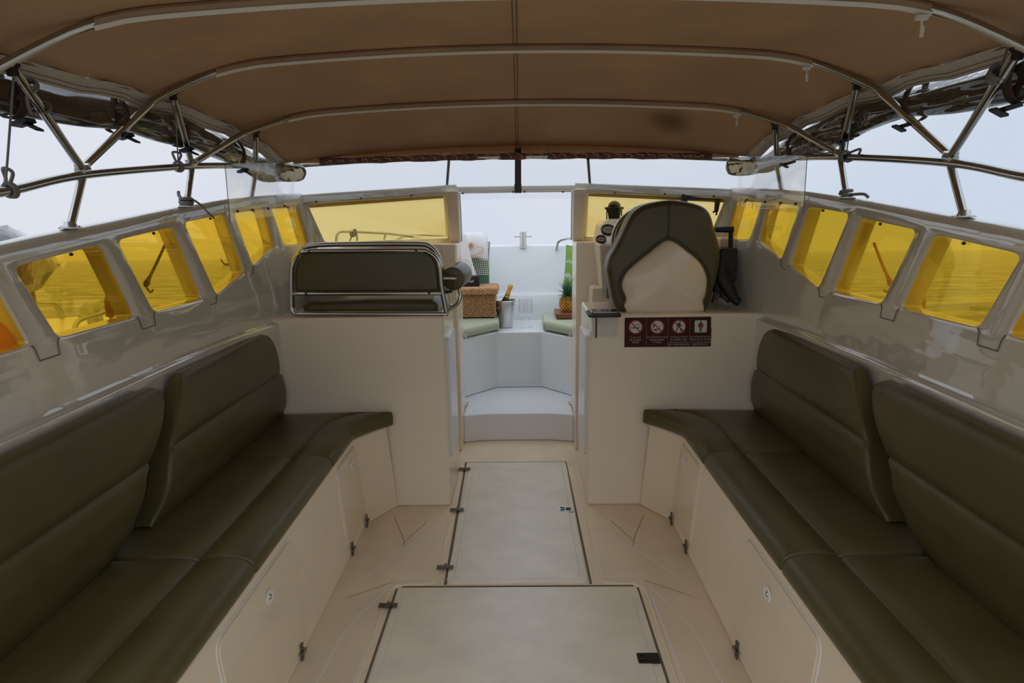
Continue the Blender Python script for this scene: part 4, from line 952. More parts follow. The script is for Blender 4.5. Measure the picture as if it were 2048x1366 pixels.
# no fire
k_g=KG[1]; c=(cx[1],cv)
for a,b,w_ in (((-.020,.010),(-.012,.004),.010),((-.018,.0),(-.020,-.008),.005),((-.016,-.012),(-.006,-.018),.006),((-.003,-.020),(.003,-.014),.005),((-.004,-.006),(-.008,-.016),.004),((.003,-.008),(-.001,-.020),.004),((.010,0),(.020,.010),.002)): seg(k_g,c,a,b,w_,.0014)
# no walking
k_g=KG[2]; c=(cx[2],cv); disc(k_g,cx[2]+.004,cv+.0235,.0038,.0014,16)
poly(k_g,c,[(-.004,.018),(.006,.018),(.007,.004),(.002,-.003),(-.005,.004)],.0014)
for a,b,w_ in (((-.003,.002),(-.008,-.012),.006),((-.008,-.011),(-.014,-.024),.005),((.003,.0),(.007,-.010),.006),((.007,-.010),(.012,-.024),.005),((.005,.012),(.010,.006),.004),((.010,.006),(.018,.002),.0035),((-.004,.016),(-.010,.009),.004),((-.010,.009),(-.013,.001),.003)): seg(k_g,c,a,b,w_,.0014)
# person in life vest
k_g=KG[3]; c=(cx[3],cv); disc(k_g,cx[3],cv+.0215,.0042,.0014,16)
for a,b,w_ in (((-.0035,.018),(-.0035,-.025),.0050),((.0035,.018),(.0035,-.025),.0050),((-.010,.012),(-.010,-.004),.004),((.010,.012),(.010,-.004),.004)): seg(k_g,c,a,b,w_,.0014)
poly(RG[3],c,[(-.008,-.003),(.008,-.003),(.010,.012),(.006,.017),(.002,.014),(-.002,.014),(-.006,.017),(-.010,.012)],.0018)
for i in range(4):
    WG[i].obj('symbol_disc',M['signwhite'],pl,smooth=False); RG[i].obj('symbol_ring' if i<3 else 'life_vest_symbol',M['signred'],pl,smooth=False); KG[i].obj('pictogram',M['signblack'],pl,smooth=False)
g=G()
for i in(1,2,3): g.add([sp(pw*i-.0004,.0,.001),sp(pw*i+.0004,.0,.001),sp(pw*i+.0004,Hh,.001),sp(pw*i-.0004,Hh,.001)],[(0,1,2,3)])
L4=[["ห้ามสูบบุหรี่","No smoking","禁吸烟"],["ห้ามทำให้เกิดประกายไฟ","No fire ignition","不可着火"],["ห้ามเดินขณะเรือวิ่ง","No walking while","the boat is running","船只行驶时请勿走动"],["กรุณาสวมเสื้อชูชีพตลอดการเดินทาง","Please put on the life","vest throughout the journey","请全程穿救生衣"]]
sl=Vector((0,.05/.955,1)).normalized()
for i,ls in enumerate(L4):
    for k,s_ in enumerate(ls):
        text_mesh(g,s_,.0115,sp(cx[i],.044-.0125*k,.001),maxw=pw*.94,zdir=sl,bold=.0002 if k in(1,) else 0)
g.obj('lettering',M['signtext'],pl,smooth=False)

# ================================================================ CLEAR HOLDER WITH PHONE
t=thing('acrylic_holder','clear acrylic box bracket with dark steel rod on the right seat box','holder',(.38,2.97,.89))
x0,x1,z0,z1,y0,y1=.338,.455,.885,.975,2.86,2.99
g=G(); 
g.box((x0,y0,z0),(x1,y0+.003,z1)); g.box((x0,y1-.003,z0),(x1,y1,z1)); g.box((x0,y0,z0),(x0+.003,y1,z1)); g.box((x1-.003,y0,z0),(x1,y1,z1)); g.box((x0,y0,z0),(x1,y1,z0+.004)); g.obj('clear_box',M['clear'],t,smooth=False)
g=G(); g.tube([(x0+.02,y0-.006,z0-.004),(x0+.02,y0-.006,z1)],.0035,8); g.obj('steel_rod',M['darkm'],t)
g=G(); P=rrect(x0-.016,y0-.02,x1+.015,y1-.0,.02); g.prism(P,z1,z1+.013); g.obj('holder_rim',M['dark'],t,bevel=.004)
t=thing('phone','dark smartphone lying flat on the clear acrylic holder','phone',(.40,2.92,z1+.013))
g=G(); g.prism(rrect(x0+.0,y0+.01,x1+.008,y1-.03,.012),z1+.0135,z1+.021); ph=g.obj('phone_case',M['steel'],t,bevel=.002)
g=G(); g.prism(rrect(x0+.004,y0+.014,x1+.004,y1-.034,.009),z1+.021,z1+.0216); g.obj('screen',mat('phone_glass',(.02,.025,.03),.05),ph,smooth=False)

# ================================================================ BOW COCKPIT
t=thing('bow_platform','white moulded step platform at the forward end of the passage','step',(0,4.3,0))
g=G(); pl=[(-.21,3.93),(.20,3.93),(.3495,3.895),(.3495,4.13),(.62,4.16),(.40,4.85),(-.40,4.85),(-.62,4.16),(-.3495,4.13),(-.3495,3.895)]
g.prism(pl,0,.183); g.obj('step_body',M['white'],t,bevel=.012,seg=3)
t=thing('bow_bench','white U shaped moulded bench round the bow cockpit','bench',(0,4.9,.18))
g=G(); 
inner=[(-.46,4.14),(-.33,4.34),(-.15,4.54),(.17,4.54),(.34,4.34),(.46,4.14)]; outer=[(-.92,4.14),(-.72,4.9),(-.55,5.05),(.55,5.05),(.72,4.9),(.92,4.14)]
for z0,z1,e in((.184,.60,0),):
    for k in range(5):
        a,b,c_,d=inner[k],inner[k+1],outer[k+1],outer[k]
        g.hexa([(a[0],a[1],z0),(b[0],b[1],z0),(c_[0],c_[1],z0),(d[0],d[1],z0)],[(a[0]*1.0,a[1]-.015,z1),(b[0],b[1]-.015,z1),(c_[0],c_[1],z1),(d[0],d[1],z1)])
g.obj('bench_body',M['white'],t,merge=.0005,bevel=.012,seg=3)
g=G(); rows=[]
for (ix,iy) in [(-.95,4.0),(-.80,4.62),(-.50,4.97),(-.235,5.06),(.40,5.06),(.60,4.97),(.84,4.62),(.95,4.0)]:
    n_=Vector((ix*.7,iy-4.2,0)).normalized(); b=Vector((ix,iy,0))
    rows.append([b+n_*a+Vector((0,0,z)) for a,z in ((-.03,.55),(-.03,.79),(-.015,.803),(.02,.806),(.035,.82),(.055,1.165),(.065,1.178),(.085,1.182),(.14,1.176),(.16,1.14))])
g.loft(rows,closed=False,cap=False); o=g.obj('wall_front',M['white'],angle=55,bevel=.006,seg=3); tag(o,kind='structure')
# foredeck beyond
g=G(); pl=[(-.95,3.95),(-.80,4.70),(-.5,5.10),(-.235,5.19),(.40,5.19),(.6,5.10),(.84,4.7),(.95,3.95)]; po=[(-1.02,3.95),(-.98,4.7),(-.78,5.3),(-.35,5.8),(.35,5.8),(.78,5.3),(.98,4.7),(1.02,3.95)]
g.loft([[Vector((a,b,1.17)) for a,b in pl],[Vector((a,b,1.08)) for a,b in po],[Vector((a*.8,b*.98,-.4)) for a,b in po]],closed=False,cap=False); tag(g.obj('trim_11',M['white'],angle=50),kind='structure')
# bow cushions
def bowcush(s,label):
    g=G(); inn=[(s*x,y) for x,y in ((.10 if s>0 else .135,4.56),(.17,4.50),(.33,4.31),(.48,4.12))] if s<0 else [(x,y) for x,y in ((.185,4.50),(.20,4.50),(.36,4.30),(.50,4.12))]
    if s<0: inn=[(-.135,4.515),(-.17,4.50),(-.33,4.30),(-.47,4.12)]
    inn=[Vector((x,y,0)) for x,y in inn]; dirs=[Vector((0,1,0)),Vector((s*.15,1,0)),Vector((s*.7,.7,0)),Vector((s*.9,.3,0))]
    inn2=spline(inn,5); L=len(inn2); rings=[]
    for i,p in enumerate(inn2):
        d=spline(dirs,5)[i].normalized(); e=.02*max(0,1-min(i,L-1-i)/2.0)
        rings.append([p+d*a+Vector((0,0,z)) for a,z in ((.0+e,.615),(-.012+e,.640),(-.008+e,.668-e),(.015+e,.682-e),(.2,.686-e),(.34,.683-e),(.36,.66),(.36,.612))])
    g.loft(rings); o=g.obj('bow_cushion',M['vinylpale'],angle=60); tag(o,label,'cushion','pale bow cushions'); return o
bowcush(-1,'pale olive bow cushion under the wicker basket'); bowcush(1,'pale olive bow cushion under the pineapple')
# ---- wicker basket
M['wicker']=mat('honey_wicker',(.52,.28,.13),.7,var=.3,vscale=60)
M['wickerd']=mat('dark_wicker_gap',(.10,.045,.02),.9)
bx0,bx1,by0,by1,bz=-.47,-.165,4.60,4.86,.690
t=thing('wicker_basket','honey brown woven wicker basket with lid on the left bow cushion','basket',((bx0+bx1)/2,(by0+by1)/2,bz))
g=G(); g.box((bx0+.006,by0+.006,bz),(bx1-.006,by1-.006,bz+.17)); g.obj('basket_core',M['wickerd'],t)
g=G(); rowsn=15; hz=.165/rowsn
for r_ in range(rowsn):
    z=bz+.006+hz*(r_+.5)
    n=64; pts=[]
    per=[(bx0,by0),(bx1,by0),(bx1,by1),(bx0,by1)]
    for k in range(4):
        a=Vector(per[k]);b=Vector(per[(k+1)%4]); d=(b-a).normalized(); o_=Vector((d.y,-d.x)); m_=int((b-a).length/.0075)
        for q in range(m_):
            p=lerp(a,b,q/m_); ph=(q/2.0*PI/1.0)/1.0+(PI if r_%2 else 0); p=p+o_*.0035*math.sin(q*PI/2.0+(PI if r_%2 else 0)); pts.append(Vector((p.x,p.y,z)))
    g.tube(pts,hz*.40,5,closed=True)
g.obj('woven_body',M['wicker'],t)
g=G(); 
for r_ in range(4):
    z=bz+.178+.010*r_; per=[(bx0-.012,by0-.018),(bx1+.018,by0-.018),(bx1+.018,by1+.012),(bx0-.012,by1+.012)]; pts=[]
    for k in range(4):
        a=Vector(per[k]);b=Vector(per[(k+1)%4]); d=(b-a).normalized(); o_=Vector((d.y,-d.x)); m_=int((b-a).length/.0075)
        for q in range(m_):
            p=lerp(a,b,q/m_)+o_*.0035*math.sin(q*PI/2.0+(PI if r_%2 else 0)); pts.append(Vector((p.x,p.y,z)))
    g.tube(pts,.0058,5,closed=True)
for k in range(22):
    y=by0-.012+k*.0128; g.tube([(bx0-.01,y,bz+.214),(bx1+.016,y,bz+.214)],.0062,5)
lid=g.obj('basket_lid',M['wicker'],t)
lidtop=bz+.221
# ---- speaker
t=thing('speaker','small black speaker with gold script logo on the basket lid','speaker',(-.36,4.68,lidtop))
sx0,sx1=-.445,-.275; sy=4.66
g=G(); g.prism(rrect(sx0,sy,sx1,sy+.07,.008),lidtop,lidtop+.075); sb=g.obj('speaker_cabinet',mat('black_leatherette',(.012,.012,.013),.5,bump=.4,bscale=600),t,bevel=.005)
g=G(); g.box((sx0+.006,sy-.003,lidtop+.006),(sx1-.006,sy+.001,lidtop+.069)); gr=g.obj('grille',mat('black_grille_cloth',(.016,.015,.016),.9,bump=.5,bscale=900),sb,bevel=.002)
g=G(); text_mesh(g,'Marshall',.027,Vector((lerp(sx0,sx1,.50),sy-.0045,lidtop+.030)),zdir=Vector((0,0,1)),italic=.35,bold=.0003,maxw=.085); g.obj('script_logo',mat('gold_script',(.75,.58,.30),.35,metal=.4),sb,smooth=False)
# ---- ice bucket
M['bucket']=mat('satin_steel_bucket',(.62,.61,.58),.3,metal=1,bump=.05,bscale=80)
bc=Vector((-.092,4.71,.602)); kq=.84
t=thing('ice_bucket','stainless steel ice bucket holding the champagne bottle','bucket',tuple(bc))
g=G(); g.lathe([(r_*kq,h_) for r_,h_ in [(0,0),(.058,0),(.062,.004),(.084,.18),(.092,.195),(.094,.199),(.092,.202),(.088,.198),(.081,.18),(.060,.01),(0,.01)]],bc,n=48); g.obj('bucket_body',M['bucket'],t)
g=G(); g.torus(bc+Vector((.058,-.034,.165)),(.8,-.6,0),.012,.0035,20,8); g.obj('handle_ring',M['steelb'],t)
g=G(); text_mesh(g,'DOM',.026,bc+Vector((-.052,-.050,.14)),zdir=Vector((0,-.06,1)).normalized(),xdir=Vector((.72,-.70,0)),maxw=.04); g.obj('engraved_letters',M['line'],t,smooth=False)
# ---- champagne bottle
bb=bc+Vector((-.035,0,.09)); ax=Vector((.36,0,1)).normalized()
t=thing('champagne_bottle','champagne bottle with gold foil neck leaning in the ice bucket','bottle',tuple(bb))
g=G(); g.lathe([(0,0),(.026,0),(.030,.01),(.034,.06),(.032,.09),(.024,.125),(.0185,.145),(.0185,.16)],bb,ax,32); g.obj('bottle_glass',mat('dark_green_bottle_glass',(.012,.035,.04),.08,coat=.5),t)
g=G(); g.lathe([(.0195,.125),(.0215,.13),(.0185,.155),(.0155,.185),(.0150,.205),(.0185,.208),(.0185,.222),(.0165,.236),(0,.240)],bb,ax,32); g.obj('gold_foil',mat('gold_foil',(.85,.50,.10),.32,metal=.6,bump=.6,bscale=120),t)
# ---- flutes
for x,y,l in ((.030,4.66,'clear champagne flute beside the ice bucket'),(.084,4.67,'clear champagne flute, the one further from the ice bucket')):
    c=Vector((x,y,.602)); t=thing('champagne_flute',l,'glass',tuple(c),group='champagne flutes')
    g=G(); g.lathe([(0,0),(.030,.0005),(.030,.002),(.006,.005),(.0035,.012),(.0035,.085),(.006,.092)],c,n=28); g.obj('stem',M['glass'],t)
    g=G(); g.lathe([(.004,.090),(.014,.097),(.0215,.11),(.025,.135),(.0245,.18),(.0225,.215),(.0215,.215),(.0235,.18),(.024,.135),(.020,.112),(.012,.100),(.0,.096)],c,n=28); g.obj('bowl',M['glass'],t)
# ---- wooden board and pineapple
g=G(); g.box((.272,4.52,.690),(.50,4.78,.724)); o=g.obj('wooden_board',mat('red_brown_wood',(.22,.065,.03),.5,var=.2,vscale=12,stretch=(1,6,6)),bevel=.004); tag(o,'red-brown wooden serving board on the right bow cushion','board')
pc=Vector((.362,4.64,.724)); t=thing('pineapple','whole ripe pineapple standing on the wooden board','pineapple',tuple(pc))
prof=lambda h: .060*math.sin(PI*min(1,max(0,(.10+h*.80))))**.5
Hp=.112
g=G(); g.lathe([(0,0)]+[(prof(k/12)*.95,Hp*k/12) for k in range(13)]+[(0,Hp)],pc,n=28); g.obj('pineapple_core',mat('pineapple_brown_groove',(.20,.09,.02),.7),t)
g=G(); nr=9
for r_ in range(nr):
    h=(r_+.5)/nr; rr=prof(h)*.97; nn=14
    for k in range(nn):
        a=2*PI*(k+.5*(r_%2))/nn; n_=Vector((math.cos(a),math.sin(a),(h-.5)*.7)).normalized(); u=Vector((-math.sin(a),math.cos(a),0)); v=n_.cross(u)
        c=pc+Vector((rr*math.cos(a),rr*math.sin(a),Hp*h)); w_=rr*PI/nn*1.0; hh=Hp/nr*.62
        base=[c+u*w_,c+v*hh,c-u*w_,c-v*hh]; mid=[c+u*w_*.6+n_*.005,c+v*hh*.6+n_*.005,c-u*w_*.6+n_*.005,c-v*hh*.6+n_*.005]
        g.loft([base,mid,[c+n_*.008]*4])
g.obj('pineapple_skin',mat('golden_pineapple_skin',(.62,.30,.035),.45,var=.35,vscale=40),t)
g=G(); random.seed(11)
for ring,(cnt,ln,tilt) in enumerate(((16,.050,1.35),(16,.068,1.1),(14,.085,.8),(12,.100,.5),(7,.112,.2))):
    for k in range(cnt):
        a=2*PI*(k+random.random()*.4)/cnt+ring; L_=ln*(.85+random.random()*.3); d=Vector((math.cos(a),math.sin(a),0)); side=Vector((-math.sin(a),math.cos(a),0)); base=pc+Vector((0,0,Hp-.006+.006*ring))+d*.012
        rows=[]
        for q in range(6):
            f=q/5; th=tilt*(.4+.8*f); 
            p=base+d*(L_*f*math.sin(tilt)*(.8+.4*f))+Vector((0,0,L_*f*math.cos(tilt)-.03*f*f*math.sin(tilt)))
            w_=.0085*(1-f)**.7+.0004; rows.append([p-side*w_,p+d*.002*(-1)*(1-f),p+side*w_])
        g.loft(rows,closed=False,cap=False)
g.obj('pineapple_crown',mat('green_pineapple_leaf',(.045,.12,.06),.5,var=.4,vscale=30),t,solid=.001,angle=180)
# second bottle glimpsed behind
c=Vector((.43,4.80,.725)); t=thing('sunscreen_bottle','white and teal bottle half hidden behind the pineapple','bottle',tuple(c-Vector((0,0,.04))))
g=G(); g.lathe([(0,-.035),(.026,-.035),(.028,.03),(.028,.085),(.012,.10),(.012,.13),(0,.13)],c,n=24); g.obj('bottle_body',mat('white_plastic',(.7,.72,.72),.4),t)
g=G(); g.lathe([(.0285,.0),(.0285,.07)],c,n=24,cap=False); g.obj('bottle_label',mat('teal_label',(.12,.30,.33),.5),t)

# ---- cushions leaning in the bow
def pillow(g,c,u,v,w_,h,th,n=14,pinch=.9):
    c=Vector(c);u=Vector(u).normalized();v=Vector(v).normalized();nn=u.cross(v).normalized()
    for sgn in(-1,1):
        rows=[]
        for i in range(n+1):
            r_=[]
            for j in range(n+1):
                a=-1+2*i/n; b=-1+2*j/n; k=max(0,(1-a*a)*(1-b*b))**.38
                sa=a*(1-.07*(1-abs(b)**2)*abs(a)); sb=b*(1-.07*(1-abs(a)**2)*abs(b))
                r_.append(c+u*sa*w_/2+v*sb*h/2+nn*sgn*th/2*k)
            rows.append(r_)
        g.loft(rows,closed=False,cap=False,flip=(sgn<0))
def checker():
    m=bpy.data.materials.new('green_checked_cloth'); m.use_nodes=True; nt=m.node_tree; b=nt.nodes['Principled BSDF']; b.inputs['Roughness'].default_value=.9
    tc=N(nt,'ShaderNodeTexCoord'); mp=N(nt,'ShaderNodeMapping'); mp.inputs['Location'].default_value=(.003,.5,.003); mp.inputs['Rotation'].default_value=(0,R(38),0); link(nt,tc.outputs['Object'],mp.inputs[0])
    sp_=N(nt,'ShaderNodeSeparateXYZ'); link(nt,mp.outputs[0],sp_.inputs[0]); cm=N(nt,'ShaderNodeCombineXYZ'); link(nt,sp_.outputs['X'],cm.inputs[0]); link(nt,sp_.outputs['Z'],cm.inputs[1])
    ck=N(nt,'ShaderNodeTexChecker'); ck.inputs['Scale'].default_value=100; ck.inputs[1].default_value=(.03,.06,.035,1); ck.inputs[2].default_value=(.60,.66,.48,1); link(nt,cm.outputs[0],ck.inputs['Vector'])
    s2=N(nt,'ShaderNodeSeparateXYZ'); link(nt,tc.outputs['Object'],s2.inputs[0]); lt=N(nt,'ShaderNodeMath',operation='LESS_THAN'); lt.inputs[1].default_value=.285; link(nt,s2.outputs['Z'],lt.inputs[0])
    mx=N(nt,'ShaderNodeMix',data_type='RGBA'); link(nt,lt.outputs[0],mx.inputs[0]); link(nt,ck.outputs[0],mx.inputs[6]); mx.inputs[7].default_value=(.07,.14,.085,1); link(nt,mx.outputs[2],b.inputs['Base Color']); return m
M['tan']=mat('white_cotton',(.78,.76,.75),.9,bump=.4,bscale=30,bdist=.004,sheen=.2)
g=G(); pillow(g,(-.335,4.88,.955),(1,.05,0),(0,.16,1),.26,.54,.10); o=g.obj('checked_cushion',checker(),angle=180); tag(o,'green and cream checked cushion standing in the left bow corner','cushion')
g=G(); pillow(g,(-.515,4.765,1.08),(1,-.08,0),(-.27,.10,1),.40,.42,.07); o=g.obj('white_cushion',M['tan'],angle=180); tag(o,'white printed cushion leaning behind the speaker','cushion')
cu=o
# palm print on it
M['orange']=mat('orange_embroidery',(.70,.26,.10),.8)
g=G(); n_=Vector((.93,-.36,0)).cross(Vector((.38,.1,1))).normalized(); base=Vector((-.385,4.712,1.05))
g.torus(base,(0.05,-1,0.1),.05,.0015,24,5,a0=R(-60),a1=R(120)); g.tube(spline([base+Vector((-.03,-.01,-.03)),base+Vector((0,-.01,0)),base+Vector((.01,-.01,.03))],4),.0025,5); o=g.obj('print',M['orange'],None); o.parent=cu; o.location-=cu.location
# towel draped over the checked cushion
t=thing('beach_towel','white towel with orange sun print draped over the checked cushion','towel',(-.34,4.85,1.1))
g=G(); rows=[]
for i in range(13):
    u=-1+2*i/12; r_=[]
    prof=[(-.085,-.085,.0),(-.084,-.06,.0),(-.080,-.02,.0),(-.072,.02,0),(-.055,.07,0),(-.02,.10,0),(.03,.10,0),(.06,.05,0),(.065,-.05,0)]
    for k,(yy,zz,_) in enumerate(prof):
        f=1-k/8; sh=.012*math.sin(u*5+k*.8); x=-.325+u*(.112-.02*max(0,k-3)/3)+.02*(zz); top=1-.35*abs(u)**3
        r_.append(Vector((x,4.87+yy+sh*.5,1.19+zz*(top if zz>0 else 1)+sh*.4-(.02*u if zz<0 else 0))))
    rows.append(r_)
g.loft(rows,closed=False,cap=False); tw=g.obj('towel_cloth',M['tan'],t,solid=.006,angle=180)
g=G(); c=at(942,491,'Y',4.775); 
for k in range(8):
    a=2*PI*k/8; g.tube([c+Vector((.012*math.cos(a),0,.012*math.sin(a))),c+Vector((.024*math.cos(a),0,.024*math.sin(a)))],.003,5)
g.lathe([(0,0),(.013,0),(.013,.003),(0,.003)],c+Vector((0,.004,0)),(0,-1,0),16)
g.tube(spline([c+Vector((-.04,-.004,-.07)),c+Vector((0,-.008,-.075)),c+Vector((.06,-.006,-.055)),c+Vector((.09,-.004,-.03)),c+Vector((.07,-.008,-.012)),c+Vector((.04,-.006,-.01))],4),.0022,5)
g.tube(spline([c+Vector((-.045,-.003,-.062)),c+Vector((.01,-.008,-.085)),c+Vector((.05,-.006,-.092))],4),.0022,5); g.obj('sun_print',M['orange'],tw)
# green cushion right
g=G(); pillow(g,(.485,4.80,.93),(.95,.30,0),(.10,.12,1),.32,.54,.11); gc=g.obj('green_cushion',mat('leaf_green_cloth',(.24,.42,.10),.85,bump=.3,bscale=400),angle=180); tag(gc,'bright green cushion with white palm print behind the pineapple','cushion')
g=G(); text_mesh(g,'MILA',.045,Vector((.378,4.70,.965)),zdir=Vector((0,.1,1)).normalized(),xdir=Vector((.96,.2,0)).normalized(),bold=.001,maxw=.09); o=g.obj('white_lettering',M['tan'],None,smooth=False); o.parent=gc; o.location-=gc.location
g=G()
for k in range(7):
    a=R(200+k*22); b=Vector((.405,4.70,1.06)); g.tube(spline([b,b+Vector((.04*math.cos(a)*1,-.004,-.02*math.sin(a)+.01)),b+Vector((.07*math.cos(a),-.004,-.05*math.sin(a)-.01))],4),.002,5,rs=None)
o=g.obj('white_print',M['tan'],None,smooth=False); o.parent=gc; o.location-=gc.location
# ---- bow rail + bollard
st=at(1046,488,'Y',5.15); t=thing('bow_bollard','stainless bollard with a cross pin on the bow','bollard',(st.x,5.12,1.16))
g=G(); c=Vector((st.x,5.12,1.16)); g.lathe([(0,0),(.028,0),(.026,.006),(.026,.118),(.024,.124),(0,.125)],c,n=28); g.obj('bollard_post',M['steelb'],t)
g=G(); g.tube([c+Vector((-.07,0,.086)),c+Vector((.07,0,.086))],.0055,10); g.obj('cross_pin',M['steelb'],t)
for s in(-1,1):
    t=thing('bow_rail','bent stainless bow grab rail on the %s side of the bow'%('left' if s<0 else 'right'),'rail',(s*.6,5.0,1.15))
    g=G()
    if s>0: P=[at(1113,500,'Y',5.1),at(1117,484,'Y',5.05),at(1128,479,'Y',5.0),at(1160,476,'Y',4.6),(.80,4.1,1.26),(.95,3.7,1.27)]
    else: P=[at(981,500,'Y',5.25),at(976,486,'Y',5.22),at(962,478,'Y',5.25),at(925,475,'Y',5.2),(-.80,5.02,1.27),(-.93,4.8,1.22),(-.95,4.78,1.12)]
    g.tube(spline(P,6),.0095,10); rl=g.obj('rail_tube',M['steel'],t)
# knotted rail seen through the left screen
t=thing('side_rail_loop','bent grab rail with a knotted rope seen through the left windscreen','rail',tuple(at(740,480,'Y',4.6)))
g=G(); g.tube(spline(rnd_path([at(672,488,'Y',4.45),at(674,463,'Y',4.45),at(700,463,'Y',4.5),at(775,467,'Y',4.7),at(830,474,'Y',4.9)],.04),3),.010,10); g.tube([at(771,468,'Y',4.7),at(768,480,'Y',4.7)],.008,8); g.obj('rail_tube',M['steel'],t)
g=G(); c=at(705,467,'Y',4.52); knot(g,c,(1,0,0),.018,.007,3,.012); g.tube(spline([c,c+Vector((-.02,-.01,-.05)),c+Vector((-.05,0,-.09))],4),.005,6); g.tube(spline([c,c+Vector((.02,0,.03)),c+Vector((.03,0,-.04)),c+Vector((.01,0,-.07))],4),.006,6); g.obj('rope_knot',M['rope'],t)

# ================================================================ THINGS OUTSIDE
M['orangef']=mat('orange_float_plastic',(.95,.25,.02),.5,bump=.4,bscale=30)
M['brownrope']=mat('brown_coir',(.42,.20,.08),.95,bump=1,bscale=90)
M['wood']=mat('weathered_wood',(.20,.11,.06),.8,var=.3,vscale=10,stretch=(1,8,1))
c=at(-50,668,'X',-1.43); g=G(); g.torus(c,(.3,.9,0),.085,.05,36,14); o=g.obj('life_ring',M['orangef']); tag(o,'orange life ring outside the leftmost amber window','life ring')
for s in(-1,1):
    c=at(222 if s<0 else 1838,606,'X',s*1.43); c.y+=.03
    g=G(); rows=[]
    for k in range(13):
        a=PI*k/12; rows.append((max(.001,.036*math.sin(a)),-.07*math.cos(a)))
    g.lathe(rows,c,(0,.3,1),20); 
    for k in range(5): g.torus(c+Vector((0,.3,1)).normalized()*(-.05+.025*k),(0,.3,1),.033-.003*abs(k-2),.005,20,6)
    o=g.obj('rope_fender',M['brownrope']); tag(o,'brown rope fender on the side deck outside the %s windows'%('left' if s<0 else 'right'),'fender',group='rope fenders')
    # hanging fender rope
    a=at(332 if s<0 else 1748,486,'X',s*1.5); b=at(291 if s<0 else 1783,572,'X',s*1.5)
    g=G(); g.tube([a,lerp(a,b,.5)+Vector((0,.003,0)),b],.006,7); g.tube([lerp(a,b,.8),b],.008,7); knot(g,lerp(a,b,.93),(b-a),.006,.005,3,.010); g.tube(spline([b,b+Vector((0,.03,-.03)),b+Vector((0,.05,-.02))],3),.004,5)
    o=g.obj('fender_rope',M['brownrope'] if s>0 else M['strap']); tag(o,'taut rope with a frayed end outside the %s windows'%('left' if s<0 else 'right'),'rope',group='ropes outside the windows')
# neighbouring boat seen through the left windows
nx=-4.2
t=thing('neighbour_boat','white boat bow with bent rails and a bollard seen through the left amber window','boat',(nx,6.0,-.6))
def nb(px,py,x=nx): return at(px,py,'X',x)
dk=nb(150,672).z-.03
g=G(); A=[(-6.0,4.0),(-3.9,4.0),(-3.8,5.7),(-4.1,6.9),(-4.9,7.6),(-5.7,6.9),(-6.2,5.7)]
g.hexa([(x*.98-.1,y,dk-1.1) for x,y in A],[(x,y,dk) for x,y in A]); hb=g.obj('boat_hull',M['white'],t,bevel=.03)
g=G(); g.hexa([(-5.9,5.0,dk),(-4.4,5.0,dk),(-4.5,6.2,dk),(-5.8,6.2,dk)],[(-5.8,5.0,dk+.02),(-4.5,5.0,dk+.02),(-4.6,6.1,dk+.02),(-5.7,6.1,dk+.02)]); g.obj('wooden_deck',M['wood'],t)
bt=nb(192,650); 
g=G(); g.lathe([(0,0),(.07,0),(.07,.30),(.06,.32),(0,.32)],(bt.x,bt.y,dk),n=20); g.tube([(bt.x,bt.y-.22,dk+.2),(bt.x,bt.y+.22,dk+.2)],.014,8); g.obj('bollard',M['steelb'],t)
for P in ([nb(146,672,-4.0),nb(152,645,-4.0),nb(165,638,-4.0),nb(205,627,-4.0),nb(228,612,-4.0)],[nb(70,606,-5.2),nb(112,608,-5.2),nb(122,625,-5.2),nb(127,650,-5.2)]):
    g=G(); g.tube(spline(rnd_path(P,.1),3),.022,10); g.obj('grab_rail',M['steel'],t)
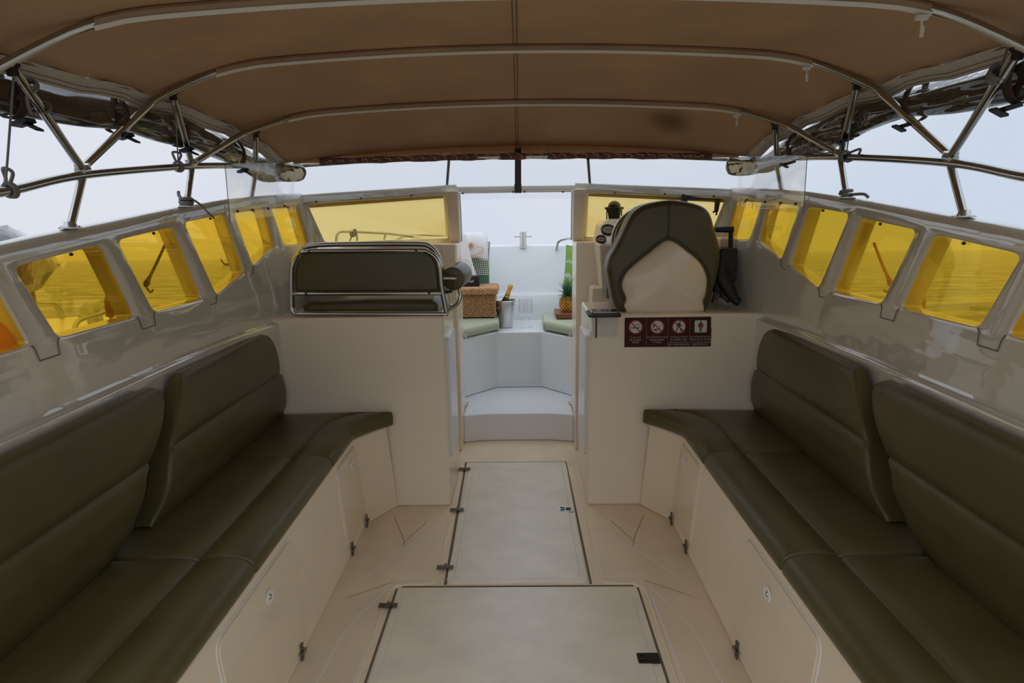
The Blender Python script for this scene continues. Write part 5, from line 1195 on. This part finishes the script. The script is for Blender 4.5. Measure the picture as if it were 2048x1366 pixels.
# longtail boat far off
c=at(450,517,'Y',190); cz=sea_z(c.y)
t=thing('longtail_boat','distant wooden longtail boat with a raised prow through the left windows','boat',(c.x,c.y,cz))
g=G(); rows=[]
for k in range(15):
    f=k/14; x=c.x-1.5+3.6*f*1.0; x=c.x-1.3+4.2*f; w_=.45*math.sin(PI*min(1,max(.03,f*.92+.05))); lift=1.6*max(0,(.28-f)/.28)**1.6+.25*f*f
    rows.append([Vector((x,c.y-w_,cz+.6+lift)),Vector((x,c.y-w_*.5,cz-.1+lift*.9)),Vector((x,c.y+w_*.5,cz-.1+lift*.9)),Vector((x,c.y+w_,cz+.6+lift))])
g.loft(rows); g.obj('hull',M['wood'],t)
g=G(); g.hexa([(c.x+1.2,c.y-.4,cz+.7),(c.x+2.3,c.y-.4,cz+.7),(c.x+2.3,c.y+.4,cz+.7),(c.x+1.2,c.y+.4,cz+.7)],[(c.x+1.2,c.y-.4,cz+1.0),(c.x+2.3,c.y-.4,cz+1.0),(c.x+2.3,c.y+.4,cz+1.0),(c.x+1.2,c.y+.4,cz+1.0)]); g.obj('boat_awning',M['strap'],t)
a=at(80,531,'Y',70); b=at(118,530,'Y',70); zz=sea_z(70)
a=at(80,531,'Y',40); b=at(118,530,'Y',40)
g=G(); g.tube([(a.x,40,a.z),((a.x+b.x)/2,40,a.z-.02),(b.x,40,b.z)],.07,8); o=g.obj('floating_log',M['wood']); tag(o,'thin dark float lying on the sea, far left','float')
# black bundle outside at the left gunwale
c=at(18,468,'X',-1.62); g=G(); rows=[]; random.seed(9)
t=thing('covered_bundle','glossy black wrapped bundle beyond the left gunwale','bundle',(c.x,c.y,c.z-.2))
for k in range(9):
    f=k/8; y=c.y-.35+.50*f; rr=.13*math.sin(PI*(.25+.72*f))**.7
    rows.append([Vector((c.x+math.cos(2*PI*q/18)*rr*1.2*(1+.1*math.sin(q*3+k)),y,c.z-.09+math.sin(2*PI*q/18)*rr*(1+.12*math.sin(q*2.3+k*1.9)))) for q in range(18)])
g.loft(rows); g.obj('bundle_cover',mat('glossy_black_vinyl',(.012,.014,.016),.12,coat=1,bump=.6,bscale=9,bdist=.02),t,angle=180)
g=G(); g.box((c.x-.06,c.y-.3,c.z-.65),(c.x+.08,c.y-.02,c.z-.1)); g.obj('bundle_leg',M['dark'],t,bevel=.02)
